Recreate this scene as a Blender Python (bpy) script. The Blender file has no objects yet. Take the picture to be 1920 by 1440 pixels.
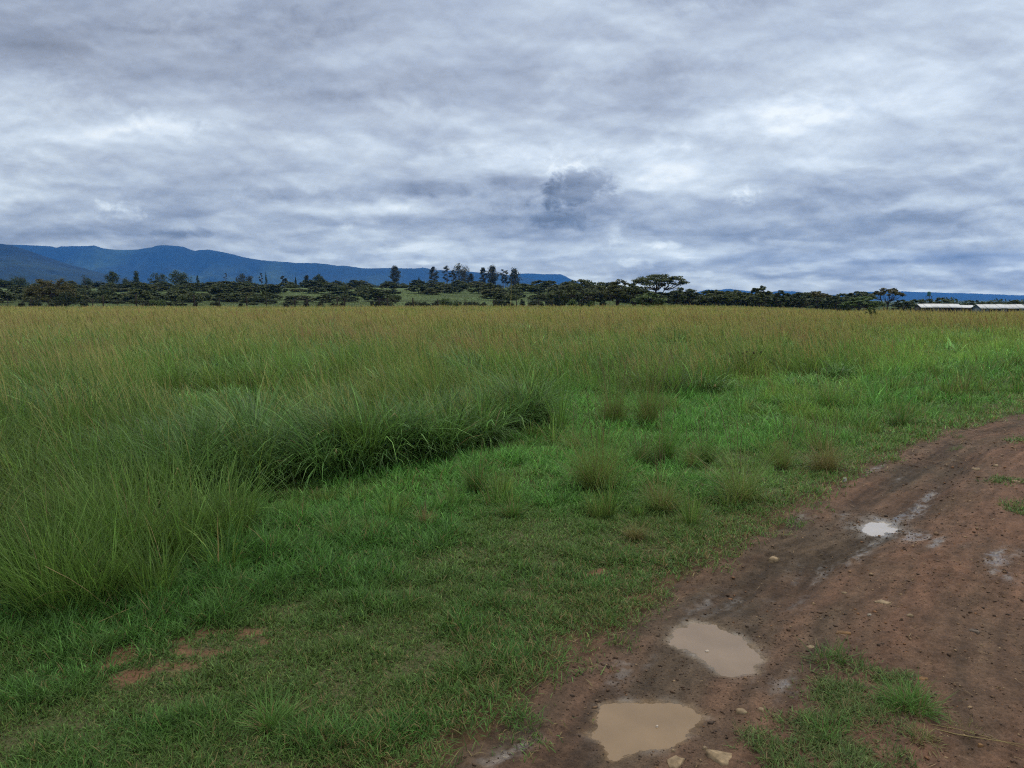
import bpy, math
import numpy as np

# ------------------------------------------------------------------ basics
SC = bpy.context.scene
COL = SC.collection
R = math.radians
rng = np.random.default_rng(7)
F, CU, CV, CAMH, PITCH = 1440.0, 960.0, 720.0, 1.6, math.atan(158 / 1440.0)
CP, SP = math.cos(PITCH), math.sin(PITCH)


def ray(u, v):
    xc, yc = (u - CU) / F, (CV - v) / F
    return np.array([xc, CP + yc * SP, -SP + yc * CP])


def G(u, v, z=0.0):
    """point of the (flat) near ground seen at pixel u, v of the photograph"""
    d = ray(u, v)
    return d * ((z - CAMH) / d[2]) + np.array([0, 0, CAMH])


def AT(u, v, y):
    """point at depth y on the sight line through pixel u, v"""
    d = ray(u, v)
    return d * (y / d[1]) + np.array([0, 0, CAMH])


def sstep(a, b, x):
    t = np.clip((np.asarray(x, float) - a) / (b - a), 0, 1)
    return t * t * (3 - 2 * t)


_perm = np.random.default_rng(11).permutation(4096)
_ga = np.random.default_rng(12).uniform(0, 2 * np.pi, 4096)
_gx, _gy = np.cos(_ga), np.sin(_ga)


def pnoise(x, y, seed=0):
    x = np.asarray(x, float) + seed * 17.31
    y = np.asarray(y, float) - seed * 9.77
    xi, yi = np.floor(x).astype(np.int64), np.floor(y).astype(np.int64)
    fx, fy = x - xi, y - yi
    u, v = fx * fx * fx * (fx * (fx * 6 - 15) + 10), fy * fy * fy * (fy * (fy * 6 - 15) + 10)

    def g(ix, iy, dx, dy):
        h = _perm[(_perm[ix & 4095] + iy) & 4095]
        return _gx[h] * dx + _gy[h] * dy
    n00, n10 = g(xi, yi, fx, fy), g(xi + 1, yi, fx - 1, fy)
    n01, n11 = g(xi, yi + 1, fx, fy - 1), g(xi + 1, yi + 1, fx - 1, fy - 1)
    a, b = n00 + u * (n10 - n00), n01 + u * (n11 - n01)
    return (a + v * (b - a)) * 1.5


def fbm(x, y, octv=4, seed=0, gain=0.5):
    s, a, f = 0, 1.0, 1.0
    for o in range(octv):
        s = s + a * pnoise(x * f, y * f, seed + o * 3)
        a *= gain
        f *= 2.03
    return s


def inpoly(px, py, poly):
    inside = np.zeros(px.shape, bool)
    n = len(poly)
    for i in range(n):
        x0, y0 = poly[i][0], poly[i][1]
        x1, y1 = poly[(i + 1) % n][0], poly[(i + 1) % n][1]
        if y0 == y1:
            continue
        c = ((y0 > py) != (y1 > py)) & (px < (x1 - x0) * (py - y0) / (y1 - y0) + x0)
        inside ^= c
    return inside


def polydist(px, py, poly):
    """signed distance to a closed outline, positive inside"""
    d = np.full(px.shape, 1e9)
    n = len(poly)
    for i in range(n):
        ax, ay = poly[i][0], poly[i][1]
        bx, by = poly[(i + 1) % n][0], poly[(i + 1) % n][1]
        ex, ey = bx - ax, by - ay
        t = np.clip(((px - ax) * ex + (py - ay) * ey) / (ex * ex + ey * ey + 1e-12), 0, 1)
        d = np.minimum(d, np.hypot(px - ax - t * ex, py - ay - t * ey))
    return np.where(inpoly(px, py, poly), d, -d)


# ------------------------------------------------------------------ objects
def tag(o, label=None, cat=None, group=None, kind=None):
    if label:
        o['label'] = label
    if cat:
        o['category'] = cat
    if group:
        o['group'] = group
    if kind:
        o['kind'] = kind
    return o


def empty(name, loc, rz=0.0):
    o = bpy.data.objects.new(name, None)
    o.empty_display_size = 0.2
    COL.objects.link(o)
    o.location = loc
    o.rotation_euler = (0, 0, rz)
    return o


def np_mesh(name, verts, faces, mat, col=None, smooth=False, extra=None, parent=None, link=True):
    """verts (n,3); faces (m,3) or (m,4) int or a list of such arrays"""
    me = bpy.data.meshes.new(name)
    verts = np.ascontiguousarray(verts, np.float32)
    fl = faces if isinstance(faces, list) else [faces]
    fl = [np.asarray(f, np.int32) for f in fl if len(f)]
    loops = np.concatenate([f.ravel() for f in fl])
    sizes = np.concatenate([np.full(len(f), f.shape[1], np.int32) for f in fl])
    starts = np.concatenate([[0], np.cumsum(sizes)[:-1]]).astype(np.int32)
    me.vertices.add(len(verts))
    me.vertices.foreach_set('co', verts.ravel())
    me.loops.add(len(loops))
    me.loops.foreach_set('vertex_index', loops)
    me.polygons.add(len(sizes))
    me.polygons.foreach_set('loop_start', starts)
    if smooth:
        me.polygons.foreach_set('use_smooth', np.ones(len(sizes), bool))
    if col is not None:
        c = np.ones((len(verts), 4), np.float32)
        c[:, :3] = col
        a = me.attributes.new('Col', 'FLOAT_COLOR', 'POINT')
        a.data.foreach_set('color', c.ravel())
    for k, val in (extra or {}).items():
        a = me.attributes.new(k, 'FLOAT', 'POINT')
        a.data.foreach_set('value', np.ascontiguousarray(val, np.float32))
    me.update(calc_edges=True)
    me.materials.append(mat)
    o = bpy.data.objects.new(name, me)
    if link:
        COL.objects.link(o)
    if parent is not None:
        o.parent = parent
    return o


class MB:
    """collects tubes, boxes, quads into one mesh"""

    def __init__(self):
        self.v, self.q, self.t, self.c = [], [], [], []

    def add(self, v, q=(), t=(), c=(0.1, 0.1, 0.1)):
        b = len(self.v)
        self.v += [tuple(p) for p in v]
        cc = list(c) if hasattr(c[0], '__len__') else [c] * len(v)
        self.c += cc
        self.q += [tuple(i + b for i in f) for f in q]
        self.t += [tuple(i + b for i in f) for f in t]

    def box(self, x0, y0, z0, x1, y1, z1, c=(0.1, 0.1, 0.1)):
        v = [(x, y, z) for z in (z0, z1) for y in (y0, y1) for x in (x0, x1)]
        self.add(v, [(0, 2, 3, 1), (4, 5, 7, 6), (0, 1, 5, 4), (2, 6, 7, 3), (0, 4, 6, 2), (1, 3, 7, 5)], c=c)

    def tube(self, pts, rad, n=6, c=(0.1, 0.1, 0.1), cap=True):
        pts = np.asarray(pts, float)
        rad = np.broadcast_to(np.asarray(rad, float), (len(pts),))
        v = []
        for i, p in enumerate(pts):
            d = pts[min(i + 1, len(pts) - 1)] - pts[max(i - 1, 0)]
            d = d / (np.linalg.norm(d) + 1e-9)
            a = np.cross(d, (0, 0, 1.0)) if abs(d[2]) < 0.9 else np.cross(d, (1.0, 0, 0))
            a /= np.linalg.norm(a)
            b = np.cross(d, a)
            for k in range(n):
                w = 2 * math.pi * k / n
                v.append(p + rad[i] * (a * math.cos(w) + b * math.sin(w)))
        q = []
        for i in range(len(pts) - 1):
            for k in range(n):
                k2 = (k + 1) % n
                q.append((i * n + k, i * n + k2, (i + 1) * n + k2, (i + 1) * n + k))
        t = []
        if cap:
            m = len(v)
            v.append(pts[-1])
            e = (len(pts) - 1) * n
            t += [(e + k, e + (k + 1) % n, m) for k in range(n)]
        self.add(v, q, t, c)

    def build(self, name, mat, parent=None, smooth=False, link=True):
        fl = []
        if self.q:
            fl.append(np.array(self.q))
        if self.t:
            fl.append(np.array(self.t))
        return np_mesh(name, np.array(self.v), fl, mat, np.array(self.c), smooth, None, parent, link)


# ------------------------------------------------------------------ materials
class NT:
    def __init__(self, tree):
        self.t = tree
        self.n, self.l = tree.nodes, tree.links

    def node(self, typ, **kw):
        nd = self.n.new(typ)
        for k, v in kw.items():
            setattr(nd, k, v)
        return nd

    def put(self, sock, val):
        if isinstance(val, bpy.types.NodeSocket):
            self.l.new(val, sock)
        elif val is not None:
            sock.default_value = val

    def math(self, op, a, b=None, c=None, clamp=False):
        nd = self.node('ShaderNodeMath', operation=op, use_clamp=clamp)
        for i, x in enumerate((a, b, c)):
            if x is not None:
                self.put(nd.inputs[i], x)
        return nd.outputs[0]

    def noise(self, vec, scale, detail=4, rough=0.5, dist=0.0, dims='3D'):
        nd = self.node('ShaderNodeTexNoise', noise_dimensions=dims)
        if vec is not None:
            self.put(nd.inputs['Vector'], vec)
        nd.inputs['Scale'].default_value = scale
        nd.inputs['Detail'].default_value = detail
        nd.inputs['Roughness'].default_value = rough
        nd.inputs['Distortion'].default_value = dist
        return nd

    def ramp(self, fac, stops, interp='LINEAR'):
        nd = self.node('ShaderNodeValToRGB')
        cr = nd.color_ramp
        cr.interpolation = interp
        while len(cr.elements) > 1:
            cr.elements.remove(cr.elements[-1])
        for i, (p, c) in enumerate(stops):
            e = cr.elements[0] if i == 0 else cr.elements.new(p)
            e.position = p
            e.color = (c, c, c, 1) if not hasattr(c, '__len__') else (*c, 1)
        self.put(nd.inputs[0], fac)
        return nd.outputs[0]

    def mix(self, fac, a, b, blend='MIX'):
        nd = self.node('ShaderNodeMix', data_type='RGBA', blend_type=blend)
        self.put(nd.inputs[0], fac)
        for s, x in ((nd.inputs[6], a), (nd.inputs[7], b)):
            if isinstance(x, tuple) and len(x) == 3:
                x = (*x, 1)
            self.put(s, x)
        return nd.outputs[2]

    def maprange(self, v, a, b, c=0.0, d=1.0, smooth=False):
        nd = self.node('ShaderNodeMapRange', interpolation_type='SMOOTHSTEP' if smooth else 'LINEAR')
        for i, x in enumerate((v, a, b, c, d)):
            self.put(nd.inputs[i], x)
        return nd.outputs[0]


def new_mat(name):
    m = bpy.data.materials.new(name)
    m.use_nodes = True
    t = NT(m.node_tree)
    t.n.clear()
    out = t.node('ShaderNodeOutputMaterial')
    return m, t, out


def mat_vcol(name, rough=0.6, spec=0.25, transl=0.0, noise=0.0, nscale=6.0, metallic=0.0, mul=1.0):
    """colour from the mesh's own colour attribute"""
    m, t, out = new_mat(name)
    a = t.node('ShaderNodeAttribute', attribute_name='Col')
    c = a.outputs['Color']
    if noise:
        tc = t.node('ShaderNodeTexCoord')
        n = t.noise(tc.outputs['Object'], nscale, 5, 0.6)
        f = t.maprange(n.outputs[0], 0.25, 0.75, 1 - noise, 1 + noise)
        vm = t.node('ShaderNodeVectorMath', operation='SCALE')
        t.put(vm.inputs[0], c)
        t.put(vm.inputs['Scale'], f)
        c = vm.outputs[0]
    p = t.node('ShaderNodeBsdfPrincipled')
    t.put(p.inputs['Base Color'], c)
    p.inputs['Roughness'].default_value = rough
    p.inputs['Specular IOR Level'].default_value = spec
    p.inputs['Metallic'].default_value = metallic
    s = p.outputs[0]
    if transl:
        tr = t.node('ShaderNodeBsdfTranslucent')
        t.put(tr.inputs[0], c)
        mx = t.node('ShaderNodeMixShader')
        mx.inputs[0].default_value = transl
        t.l.new(s, mx.inputs[1])
        t.l.new(tr.outputs[0], mx.inputs[2])
        s = mx.outputs[0]
    t.l.new(s, out.inputs[0])
    return m


M_GRASS = mat_vcol('grass_blade', 0.5, 0.2, 0.38)
M_LEAF = mat_vcol('tree_leaf', 0.6, 0.2, 0.2)
M_BARK = mat_vcol('bark', 0.85, 0.15, 0, 0.35, 9.0)
M_STONE = mat_vcol('pale_stone', 0.8, 0.2, 0, 0.55, 34.0)
M_WOOD = mat_vcol('weathered_post', 0.85, 0.15, 0, 0.3, 12.0)
M_PAINT = mat_vcol('shed_wall', 0.7, 0.2, 0, 0.25, 3.0)
M_ROOF = mat_vcol('roof_sheet', 0.45, 0.4, 0, 0.1, 2.5)
M_PLASTIC = mat_vcol('tank_plastic', 0.45, 0.4, 0, 0.1, 3.0)

# ------------------------------------------------------------------ track geometry (near flat ground)
EDGE = [(700, 1560), (830, 1440), (905, 1385), (960, 1330), (1020, 1270), (1090, 1213), (1150, 1165), (1215, 1128), (1300, 1075),
        (1330, 1045), (1430, 1005), (1490, 958), (1560, 915), (1650, 865), (1740, 820), (1850, 793), (1920, 772)]
_e = np.array([G(u, v)[:2] for u, v in EDGE])
EY = np.concatenate([[-8.0], _e[:, 1], [60.0]])
EX = np.concatenate([[_e[0, 0] - 5.5], _e[:, 0], [_e[-1, 0] + 44.0]])


def track_s(x, y):
    """metres inside the left edge of the dirt track"""
    return (x - np.interp(y, EY, EX)) * 0.72


P_NEAR = [(1110, 1354), (1127, 1314), (1154, 1304), (1200, 1306), (1252, 1305), (1296, 1318), (1327, 1339), (1307, 1359), (1279, 1379),
          (1235, 1396), (1190, 1404), (1149, 1412), (1138, 1390), (1104, 1365)]
P_MID = [(1254, 1190), (1268, 1169), (1302, 1159), (1343, 1166), (1379, 1182), (1416, 1204), (1432, 1232), (1416, 1254), (1379, 1264),
         (1349, 1257), (1313, 1229), (1266, 1204)]
P_FAR = [(1608, 987), (1630, 978), (1647, 970), (1665, 977), (1684, 988), (1660, 999), (1627, 997)]
PUDDLES = [[G(u, v)[:2] for u, v in p] for p in (P_NEAR, P_MID, P_FAR)]


def gauss_px(x, y, u, v, ru, rv, ang=0.0):
    """soft spot on the ground whose centre is seen at pixel u, v; ru, rv metres along x and y, turned by ang degrees"""
    c = G(u, v)
    dx, dy = x - c[0], y - c[1]
    ca, sa = math.cos(R(ang)), math.sin(R(ang))
    a, b = dx * ca + dy * sa, -dx * sa + dy * ca
    return np.exp(-((a / ru) ** 2 + (b / rv) ** 2))


def ground_z(x, y):
    x, y = np.asarray(x, float), np.asarray(y, float)
    yy = np.maximum(y, 1.0)
    ratio = x / yy
    near = 0.022 * fbm(x * 0.55, y * 0.55, 3, 2) * (1 - sstep(30, 80, y))
    mid = 0.25 * pnoise(x * 0.03, y * 0.03, 5) * sstep(30, 120, y)
    left = 8.0 * sstep(152, 430, y) * (1 - sstep(0.06, 0.22, ratio))
    right = -2.0 * sstep(0.22, 0.6, ratio) * sstep(30, 190, y) - 6.0 * sstep(0.1, 0.3, ratio) * sstep(260, 900, y)
    back = -0.5 * sstep(0, -40, y)
    return near + mid + left + right + back


def tyre(s, along):
    """tyre prints pressed into the mud: depth change and how much a point lies in a print"""
    dz, band = 0, 0
    for k, (c0, hw, amp, dep) in enumerate([(.30, .10, .10, .016), (.58, .10, .12, .020), (.80, .09, .15, .011), (1.62, .10, .10, .014), (1.92, .10, .12, .018)]):
        c = c0 + amp * pnoise(along * .28 + 3.7 * k, along * 0 + k, 43 + k)
        u = (s - c) / hw
        b = np.exp(-np.abs(u) ** 5) * sstep(-.35, .25, pnoise(along * .55 + k * 5.1, s * .3, 47 + k))
        lug = np.sin(2 * np.pi * (along / .055 + .9 * np.abs(u))) * .5 + np.cos(2 * np.pi * u * 1.6) * .6
        dz = dz - dep * b + .0045 * b * lug + .010 * np.exp(-((np.abs(u) - 1.25) / .22) ** 2) * b.clip(.25, 1)
        band = np.maximum(band, b * (1 + .35 * lug))
    return dz, band


def track_z(x, y):
    s = track_s(x, y)
    z = 0.012 + 0.012 * fbm(x * 1.6, y * 1.6, 3, 21)
    # two ruts with a raised middle
    z = z - 0.035 * np.exp(-((s - 0.45) / 0.33) ** 2) - 0.03 * np.exp(-((s - 1.85) / 0.35) ** 2) + 0.018 * np.exp(-((s - 1.1) / 0.2) ** 2)
    # clods and tyre tread
    z = z + (0.004 + 0.008 * sstep(-.2, .5, pnoise(x * 1.3, y * 1.3, 33))) * fbm(x * 15, y * 15, 3, 31) + 0.005 * fbm(x * 45, y * 45, 2, 37)
    along = x * 0.66 + y * 0.75
    dz, _b = tyre(s, along)
    z = z + dz
    for k, P in enumerate(PUDDLES):
        d = polydist(x, y, P) + (0.026, 0.024, 0.045)[k] * fbm(x * 10, y * 10, 4, 51 + k) + 0.007 * pnoise(x * 55, y * 55, 58)
        lvl = PUD_Z[k]
        w = sstep(-0.24, -0.02, d)
        z = z * (1 - w) + w * (lvl + 0.003 - 0.10 * d * (d < 0) - 0.055 * np.clip(d / 0.12, 0, 1) + 0.0035 * fbm(x * 60, y * 60, 2, 57))
    return z


PUD_Z = [-0.022, -0.02, -0.02]


def wet_map(x, y):
    w = 0
    for k, P in enumerate(PUDDLES):
        d = polydist(x, y, P)
        w = np.maximum(w, (0.5, 0.5, 0.8)[k] * np.exp(-np.clip(-d, 0, 9) / (0.07, 0.07, 0.12)[k]) * (1 + .5 * fbm(x * 9, y * 9, 2, 63)))
    along = x * 0.66 + y * 0.75
    s = track_s(x, y)
    st = 0.55 + 0.75 * fbm(s * 9, along * 1.3, 3, 61)
    for (u, v, ru, rv, an, a) in [(1545, 968, .30, .16, 35, .95), (1600, 1032, .75, .10, 44, 1.0), (1700, 965, .75, .09, 50, 1.1), (1735, 1012, .20, .28, 20, .95), (1745, 925, .45, .07, 52, .9),
                                  (1560, 1040, .6, .06, 44, .8), (1500, 1075, .8, .08, 46, .7), (1420, 1085, .5, .10, 44, .8), (1390, 1110, .6, .06, 45, .75), (1330, 1130, .35, .12, 40, .6), (1180, 1245, .3, .1, 40, .75),
                                  (1010, 1400, .3, .16, 30, .8), (920, 1420, .2, .1, 25, .6), (1870, 1050, .30, .10, 50, 1.0), (1890, 1085, .12, .22, 0, .8), (1905, 1040, .3, .08, 40, .8),
                                  (1230, 1270, .35, .12, 40, .6), (1460, 1280, .14, .28, 10, .75), (1640, 880, .7, .10, 50, .55), (1700, 885, .9, .05, 52, .5), (1480, 1130, .5, .1, 42, .5), (1790, 1300, .1, .2, 0, .5)]:
        w = np.maximum(w, a * gauss_px(x, y, u, v, ru, rv, an) * np.clip(st + 0.05, 0, 1.2) * np.clip(.95 + .8 * fbm(x * 17, y * 17, 3, 66), 0, 1.2))
    return np.clip(w, 0, 1)


LAWN_BARE = [(318, 1222, .36, .16), (230, 1262, .28, .13), (420, 1182, .14, .06), (180, 1285, .12, .08), (1105, 1080, .3, .1), (1200, 1060, .25, .08),
             (760, 958, .15, .1), (1690, 738, 1.6, .25), (1890, 760, .9, .25), (1760, 735, 1.2, .2), (20, 1410, .1, .1), (1160, 1130, .25, .1)]


def bare_map(x, y):
    b = 0
    for k, (u, v, a, c) in enumerate(LAWN_BARE):
        b = np.maximum(b, (1.9 if k in (0, 1, 7, 8, 9) else 1.0) * gauss_px(x, y, u, v, a * 1.3, c * 1.3, 25))
    return b * (0.45 + 0.9 * fbm(x * 7, y * 7, 2, 71))


# ------------------------------------------------------------------ camera
def build_camera():
    cd = bpy.data.cameras.new('camera')
    cd.sensor_width = 36
    cd.lens = 36 * F / 1920
    cd.clip_start, cd.clip_end = 0.05, 80000
    co = bpy.data.objects.new('camera', cd)
    COL.objects.link(co)
    co.location = (0, 0, CAMH)
    co.rotation_euler = (math.pi / 2 - PITCH, 0, 0)
    SC.camera = co


# ------------------------------------------------------------------ sky
SKY_U = [0, 120, 240, 360, 480, 640, 800, 900, 1000, 1080, 1200, 1320, 1440, 1560, 1680, 1800, 1920]
SKY_ROWS = [
    (0, [166, 172, 178, 178, 176, 170, 186, 192, 193, 190, 180, 186, 186, 198, 206, 216, 208]),
    (70, [158, 162, 164, 168, 160, 178, 184, 186, 188, 190, 188, 184, 192, 210, 206, 208, 216]),
    (140, [190, 186, 172, 170, 172, 182, 184, 186, 188, 192, 186, 188, 196, 212, 210, 210, 216]),
    (210, [204, 206, 198, 194, 178, 182, 178, 182, 190, 196, 186, 192, 216, 222, 216, 206, 200]),
    (265, [206, 208, 206, 206, 186, 186, 184, 188, 206, 206, 190, 208, 222, 220, 206, 192, 188]),
    (310, [202, 196, 188, 186, 186, 190, 200, 212, 226, 226, 222, 224, 222, 206, 190, 188, 186]),
    (355, [204, 190, 176, 178, 182, 184, 172, 166, 178, 186, 204, 190, 186, 182, 182, 184, 182]),
    (400, [194, 184, 186, 180, 190, 204, 188, 162, 156, 158, 186, 176, 168, 166, 168, 180, 188]),
    (438, [160, 158, 152, 152, 178, 192, 182, 170, 160, 158, 190, 180, 170, 162, 162, 170, 184]),
    (480, [158, 162, 168, 166, 172, 182, 190, 184, 178, 186, 190, 182, 168, 166, 172, 168, 186]),
    (515, [168, 172, 174, 174, 178, 196, 190, 196, 190, 186, 186, 180, 182, 184, 182, 180, 190]),
    (550, [178, 180, 182, 184, 188, 192, 192, 192, 190, 190, 190, 190, 192, 194, 194, 194, 196]),
]


def build_world():
    w = bpy.data.worlds.new('World')
    SC.world = w
    w.use_nodes = True
    t = NT(w.node_tree)
    t.n.clear()
    out = t.node('ShaderNodeOutputWorld')
    bg = t.node('ShaderNodeBackground')
    t.l.new(bg.outputs[0], out.inputs[0])
    sky = t.node('ShaderNodeTexSky', sky_type='NISHITA')
    sky.sun_disc = False
    sky.sun_elevation = R(SUN_EL)
    sky.sun_rotation = R(SUN_AZ)
    tc = t.node('ShaderNodeTexCoord')
    sep = t.node('ShaderNodeSeparateXYZ')
    t.l.new(tc.outputs['Generated'], sep.inputs[0])
    x, y, z = sep.outputs
    zc = t.math('MAXIMUM', z, 0.0)
    # cloud-deck coordinates: the direction meets a (curved) layer overhead
    k = t.math('DIVIDE', 1.0, t.math('ADD', zc, 0.19))
    qx, qy = t.math('MULTIPLY', x, k), t.math('MULTIPLY', y, k)

    def vec(a, b, c=0.0):
        n = t.node('ShaderNodeCombineXYZ')
        t.put(n.inputs[0], a)
        t.put(n.inputs[1], b)
        t.put(n.inputs[2], c)
        return n.outputs[0]
    q = vec(qx, qy)
    q2 = vec(t.math('MULTIPLY', qx, 0.975), t.math('MULTIPLY_ADD', qy, 0.95, 0.02))  # a step nearer the zenith: relief of the cloud base
    nA = t.noise(q, 1.3, 8, 0.55, 0.0, '2D')
    nB = t.noise(q2, 1.3, 8, 0.55, 0.0, '2D')
    warp = t.noise(q, 1.7, 4, 0.55, 0.0, '2D')
    ws = t.node('ShaderNodeSeparateXYZ')
    t.l.new(warp.outputs['Color'], ws.inputs[0])
    # heading / height coordinates of the deck, bent by the cloud structure
    yf = t.math('MAXIMUM', y, 0.25)
    gu = t.math('MULTIPLY_ADD', t.math('DIVIDE', x, yf), F, CU)
    gv = t.math('MULTIPLY_ADD', t.math('DIVIDE', zc, yf), -F, 562.0)
    damp = t.maprange(zc, 0.0, 0.3, 0.25, 1.0)
    gu = t.math('ADD', gu, t.math('MULTIPLY', t.math('MULTIPLY', t.math('SUBTRACT', ws.outputs[0], 0.5), 260.0), damp))
    gv = t.math('ADD', gv, t.math('MULTIPLY', t.math('MULTIPLY', t.math('SUBTRACT', ws.outputs[1], 0.5), 130.0), damp))
    fu = t.maprange(gu, 0.0, 1920.0)
    acc = None
    vs = [r[0] for r in SKY_ROWS]
    for i, (v, vals) in enumerate(SKY_ROWS):
        rp = t.ramp(fu, [(u / 1920.0, val / 255.0) for u, val in zip(SKY_U, vals)], 'B_SPLINE')
        lo = vs[i - 1] if i else -10000
        hi = vs[i + 1] if i < len(vs) - 1 else 10000
        a = t.maprange(gv, lo, v, 0, 1, True) if i else None
        b = t.maprange(gv, v, hi, 1, 0, True) if i < len(vs) - 1 else None
        wgt = a if b is None else b if a is None else t.math('MULTIPLY', a, b)
        term = t.math('MULTIPLY', rp, wgt)
        acc = term if acc is None else t.math('ADD', acc, term)
    # fine structure
    na = t.math('SUBTRACT', nA.outputs[0], 0.5)
    nb = t.math('SUBTRACT', nB.outputs[0], 0.5)
    rel = t.math('SUBTRACT', na, nb)
    L = t.math('ADD', acc, t.math('MULTIPLY', na, 0.07))
    L = t.math('ADD', L, t.math('MULTIPLY', rel, 0.30))
    # heaped cells of the cloud base, bent by the same noise
    def cells(base, sc, k):
        wv = t.node('ShaderNodeVectorMath', operation='SCALE')
        sb = t.node('ShaderNodeVectorMath', operation='SUBTRACT')
        t.l.new(warp.outputs['Color'], sb.inputs[0])
        sb.inputs[1].default_value = (0.5, 0.5, 0.5)
        t.l.new(sb.outputs[0], wv.inputs[0])
        wv.inputs['Scale'].default_value = k
        ad = t.node('ShaderNodeVectorMath', operation='ADD')
        t.put(ad.inputs[0], base)
        t.l.new(wv.outputs[0], ad.inputs[1])
        vo = t.node('ShaderNodeTexVoronoi', feature='SMOOTH_F1', voronoi_dimensions='2D')
        vo.inputs['Scale'].default_value = sc
        vo.inputs['Detail'].default_value = 1.0
        vo.inputs['Roughness'].default_value = 0.55
        vo.inputs['Smoothness'].default_value = 0.9
        t.l.new(ad.outputs[0], vo.inputs['Vector'])
        return vo.outputs['Distance']
    v1 = cells(q, 2.0, 0.8)
    v2 = cells(q2, 2.0, 0.8)
    L = t.math('ADD', L, t.math('MULTIPLY', t.math('SUBTRACT', 0.40, v1), 0.08))
    L = t.math('ADD', L, t.math('MULTIPLY', t.math('SUBTRACT', v2, v1), 0.15))
    nC = t.noise(q, 4.6, 7, 0.6, 0.0, '2D')
    L = t.math('ADD', L, t.math('MULTIPLY', t.math('SUBTRACT', nC.outputs[0], 0.5), 0.045))

    # single clouds under the deck: (heading px, height px, half sizes, amount)
    def blob(u, v, su, sv, amt, edge=0.35, nz=0.9, skew=0.0):
        du = t.math('DIVIDE', t.math('SUBTRACT', gu0, u), su)
        dv = t.math('DIVIDE', t.math('SUBTRACT', gv0, v), sv)
        if skew:
            du = t.math('MULTIPLY_ADD', dv, skew, du)
        d = t.math('SQRT', t.math('ADD', t.math('MULTIPLY', du, du), t.math('MULTIPLY', dv, dv)))
        d = t.math('ADD', d, t.math('MULTIPLY', t.math('SUBTRACT', nP.outputs[0], 0.5), nz * 3.2))
        m = t.maprange(d, 1.0, 1.0 - edge, 0, 1, True)
        return t.math('MULTIPLY', m, amt)
    gu0 = t.math('MULTIPLY_ADD', t.math('DIVIDE', x, yf), F, CU)
    gv0 = t.math('MULTIPLY_ADD', t.math('DIVIDE', zc, yf), -F, 562.0)
    nP = t.noise(vec(t.math('MULTIPLY', gu0, 0.024), t.math('MULTIPLY', gv0, 0.034)), 1.0, 8, 0.6, 0.3, '2D')
    # towering side of the cumulus, seen against the deck near the horizon
    nD = t.noise(vec(t.math('MULTIPLY', gu0, 0.0052), t.math('MULTIPLY', gv0, 0.0118)), 1.0, 9, 0.58, 0.15, '2D')
    nE = t.noise(vec(t.math('MULTIPLY', gu0, 0.0052), t.math('MULTIPLY_ADD', gv0, 0.0118, -0.14)), 1.0, 9, 0.58, 0.15, '2D')
    low = t.maprange(zc, 0.0, 0.36, 1.0, 0.55)
    L = t.math('ADD', L, t.math('MULTIPLY', t.math('MULTIPLY', t.math('SUBTRACT', nD.outputs[0], nE.outputs[0]), 0.34), low))
    L = t.math('ADD', L, t.math('MULTIPLY_ADD', t.math('SUBTRACT', nD.outputs[0], 0.5), 0.11, 0.028))
    for b in [(1074, 350, 84, 54, 0.07, 0.5, 0.6, 0.0), (1080, 358, 74, 46, -0.23, 0.55, 0.55, 0.3), (1045, 412, 130, 32, -0.12, 1.0, 0.6, 0.0), (940, 375, 130, 30, -0.08, 1.0, 0.6, 0.0),
              (1392, 370, 46, 20, 0.20, 0.9, 0.7, 0.0), (235, 397, 52, 22, 0.16, 1.0, 0.8, -0.5), (470, 72, 260, 46, -0.06, 1.0, 0.6, 0.0), (640, 190, 260, 36, -0.05, 1.0, 0.6, -0.8), (95, 185, 170, 62, 0.05, 1.0, 0.6, -0.5), (330, 248, 100, 36, 0.06, 0.8, 0.7, 0.0), (620, 372, 300, 22, -0.07, 1.0, 0.6, 0.0), (1010, 292, 300, 22, 0.06, 1.0, 0.6, 0.0), (1420, 225, 210, 66, 0.04, 1.0, 0.7, 0.9), (1240, 150, 170, 40, -0.05, 1.0, 0.6, 0.6), (1500, 388, 300, 40, -0.04, 1.0, 0.5, 0.0), (720, 398, 170, 14, 0.06, 1.0, 0.6, 0.0), (1290, 20, 120, 34, -0.06, 0.8, 0.7, 0.0), (655, 430, 30, 9, 0.12, 0.9, 0.7, 0.0), (1150, 438, 26, 34, 0.11, 1.0, 0.8, 0.4),
              (1180, 495, 42, 12, 0.10, 0.8, 0.7, 0.0), (1240, 462, 40, 10, 0.10, 0.8, 0.7, 0.0), (1300, 515, 60, 7, 0.08, 0.9, 0.6, 0.0), (900, 497, 60, 7, 0.08, 0.9, 0.6, 0.0),
              (790, 495, 40, 6, 0.09, 0.9, 0.6, 0.0), (345, 440, 90, 12, -0.10, 0.9, 0.7, 0.0), (1790, 445, 60, 26, -0.07, 0.9, 0.7, 0.0), (1620, 492, 130, 9, -0.08, 1.0, 0.5, 0.0),
              (1870, 505, 60, 7, 0.07, 0.8, 0.6, 0.0), (620, 482, 70, 9, 0.07, 0.9, 0.6, 0.0)]:
        L = t.math('ADD', L, blob(*b))

    def lin(c):
        return tuple(((q_ / 255.0 + 0.055) / 1.055) ** 2.4 for q_ in c)
    def tones(rows):
        return [(g / 255.0, lin((g + dr, g, min(255, g + db)))) for g, dr, db in rows]
    Lc = t.math('MAXIMUM', L, 0.0)
    colr = t.ramp(Lc, tones([(90, -22, 34), (130, -22, 35), (160, -18, 29), (185, -16, 23), (208, -15, 17), (228, -13, 13), (248, -8, 6)]))
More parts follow.
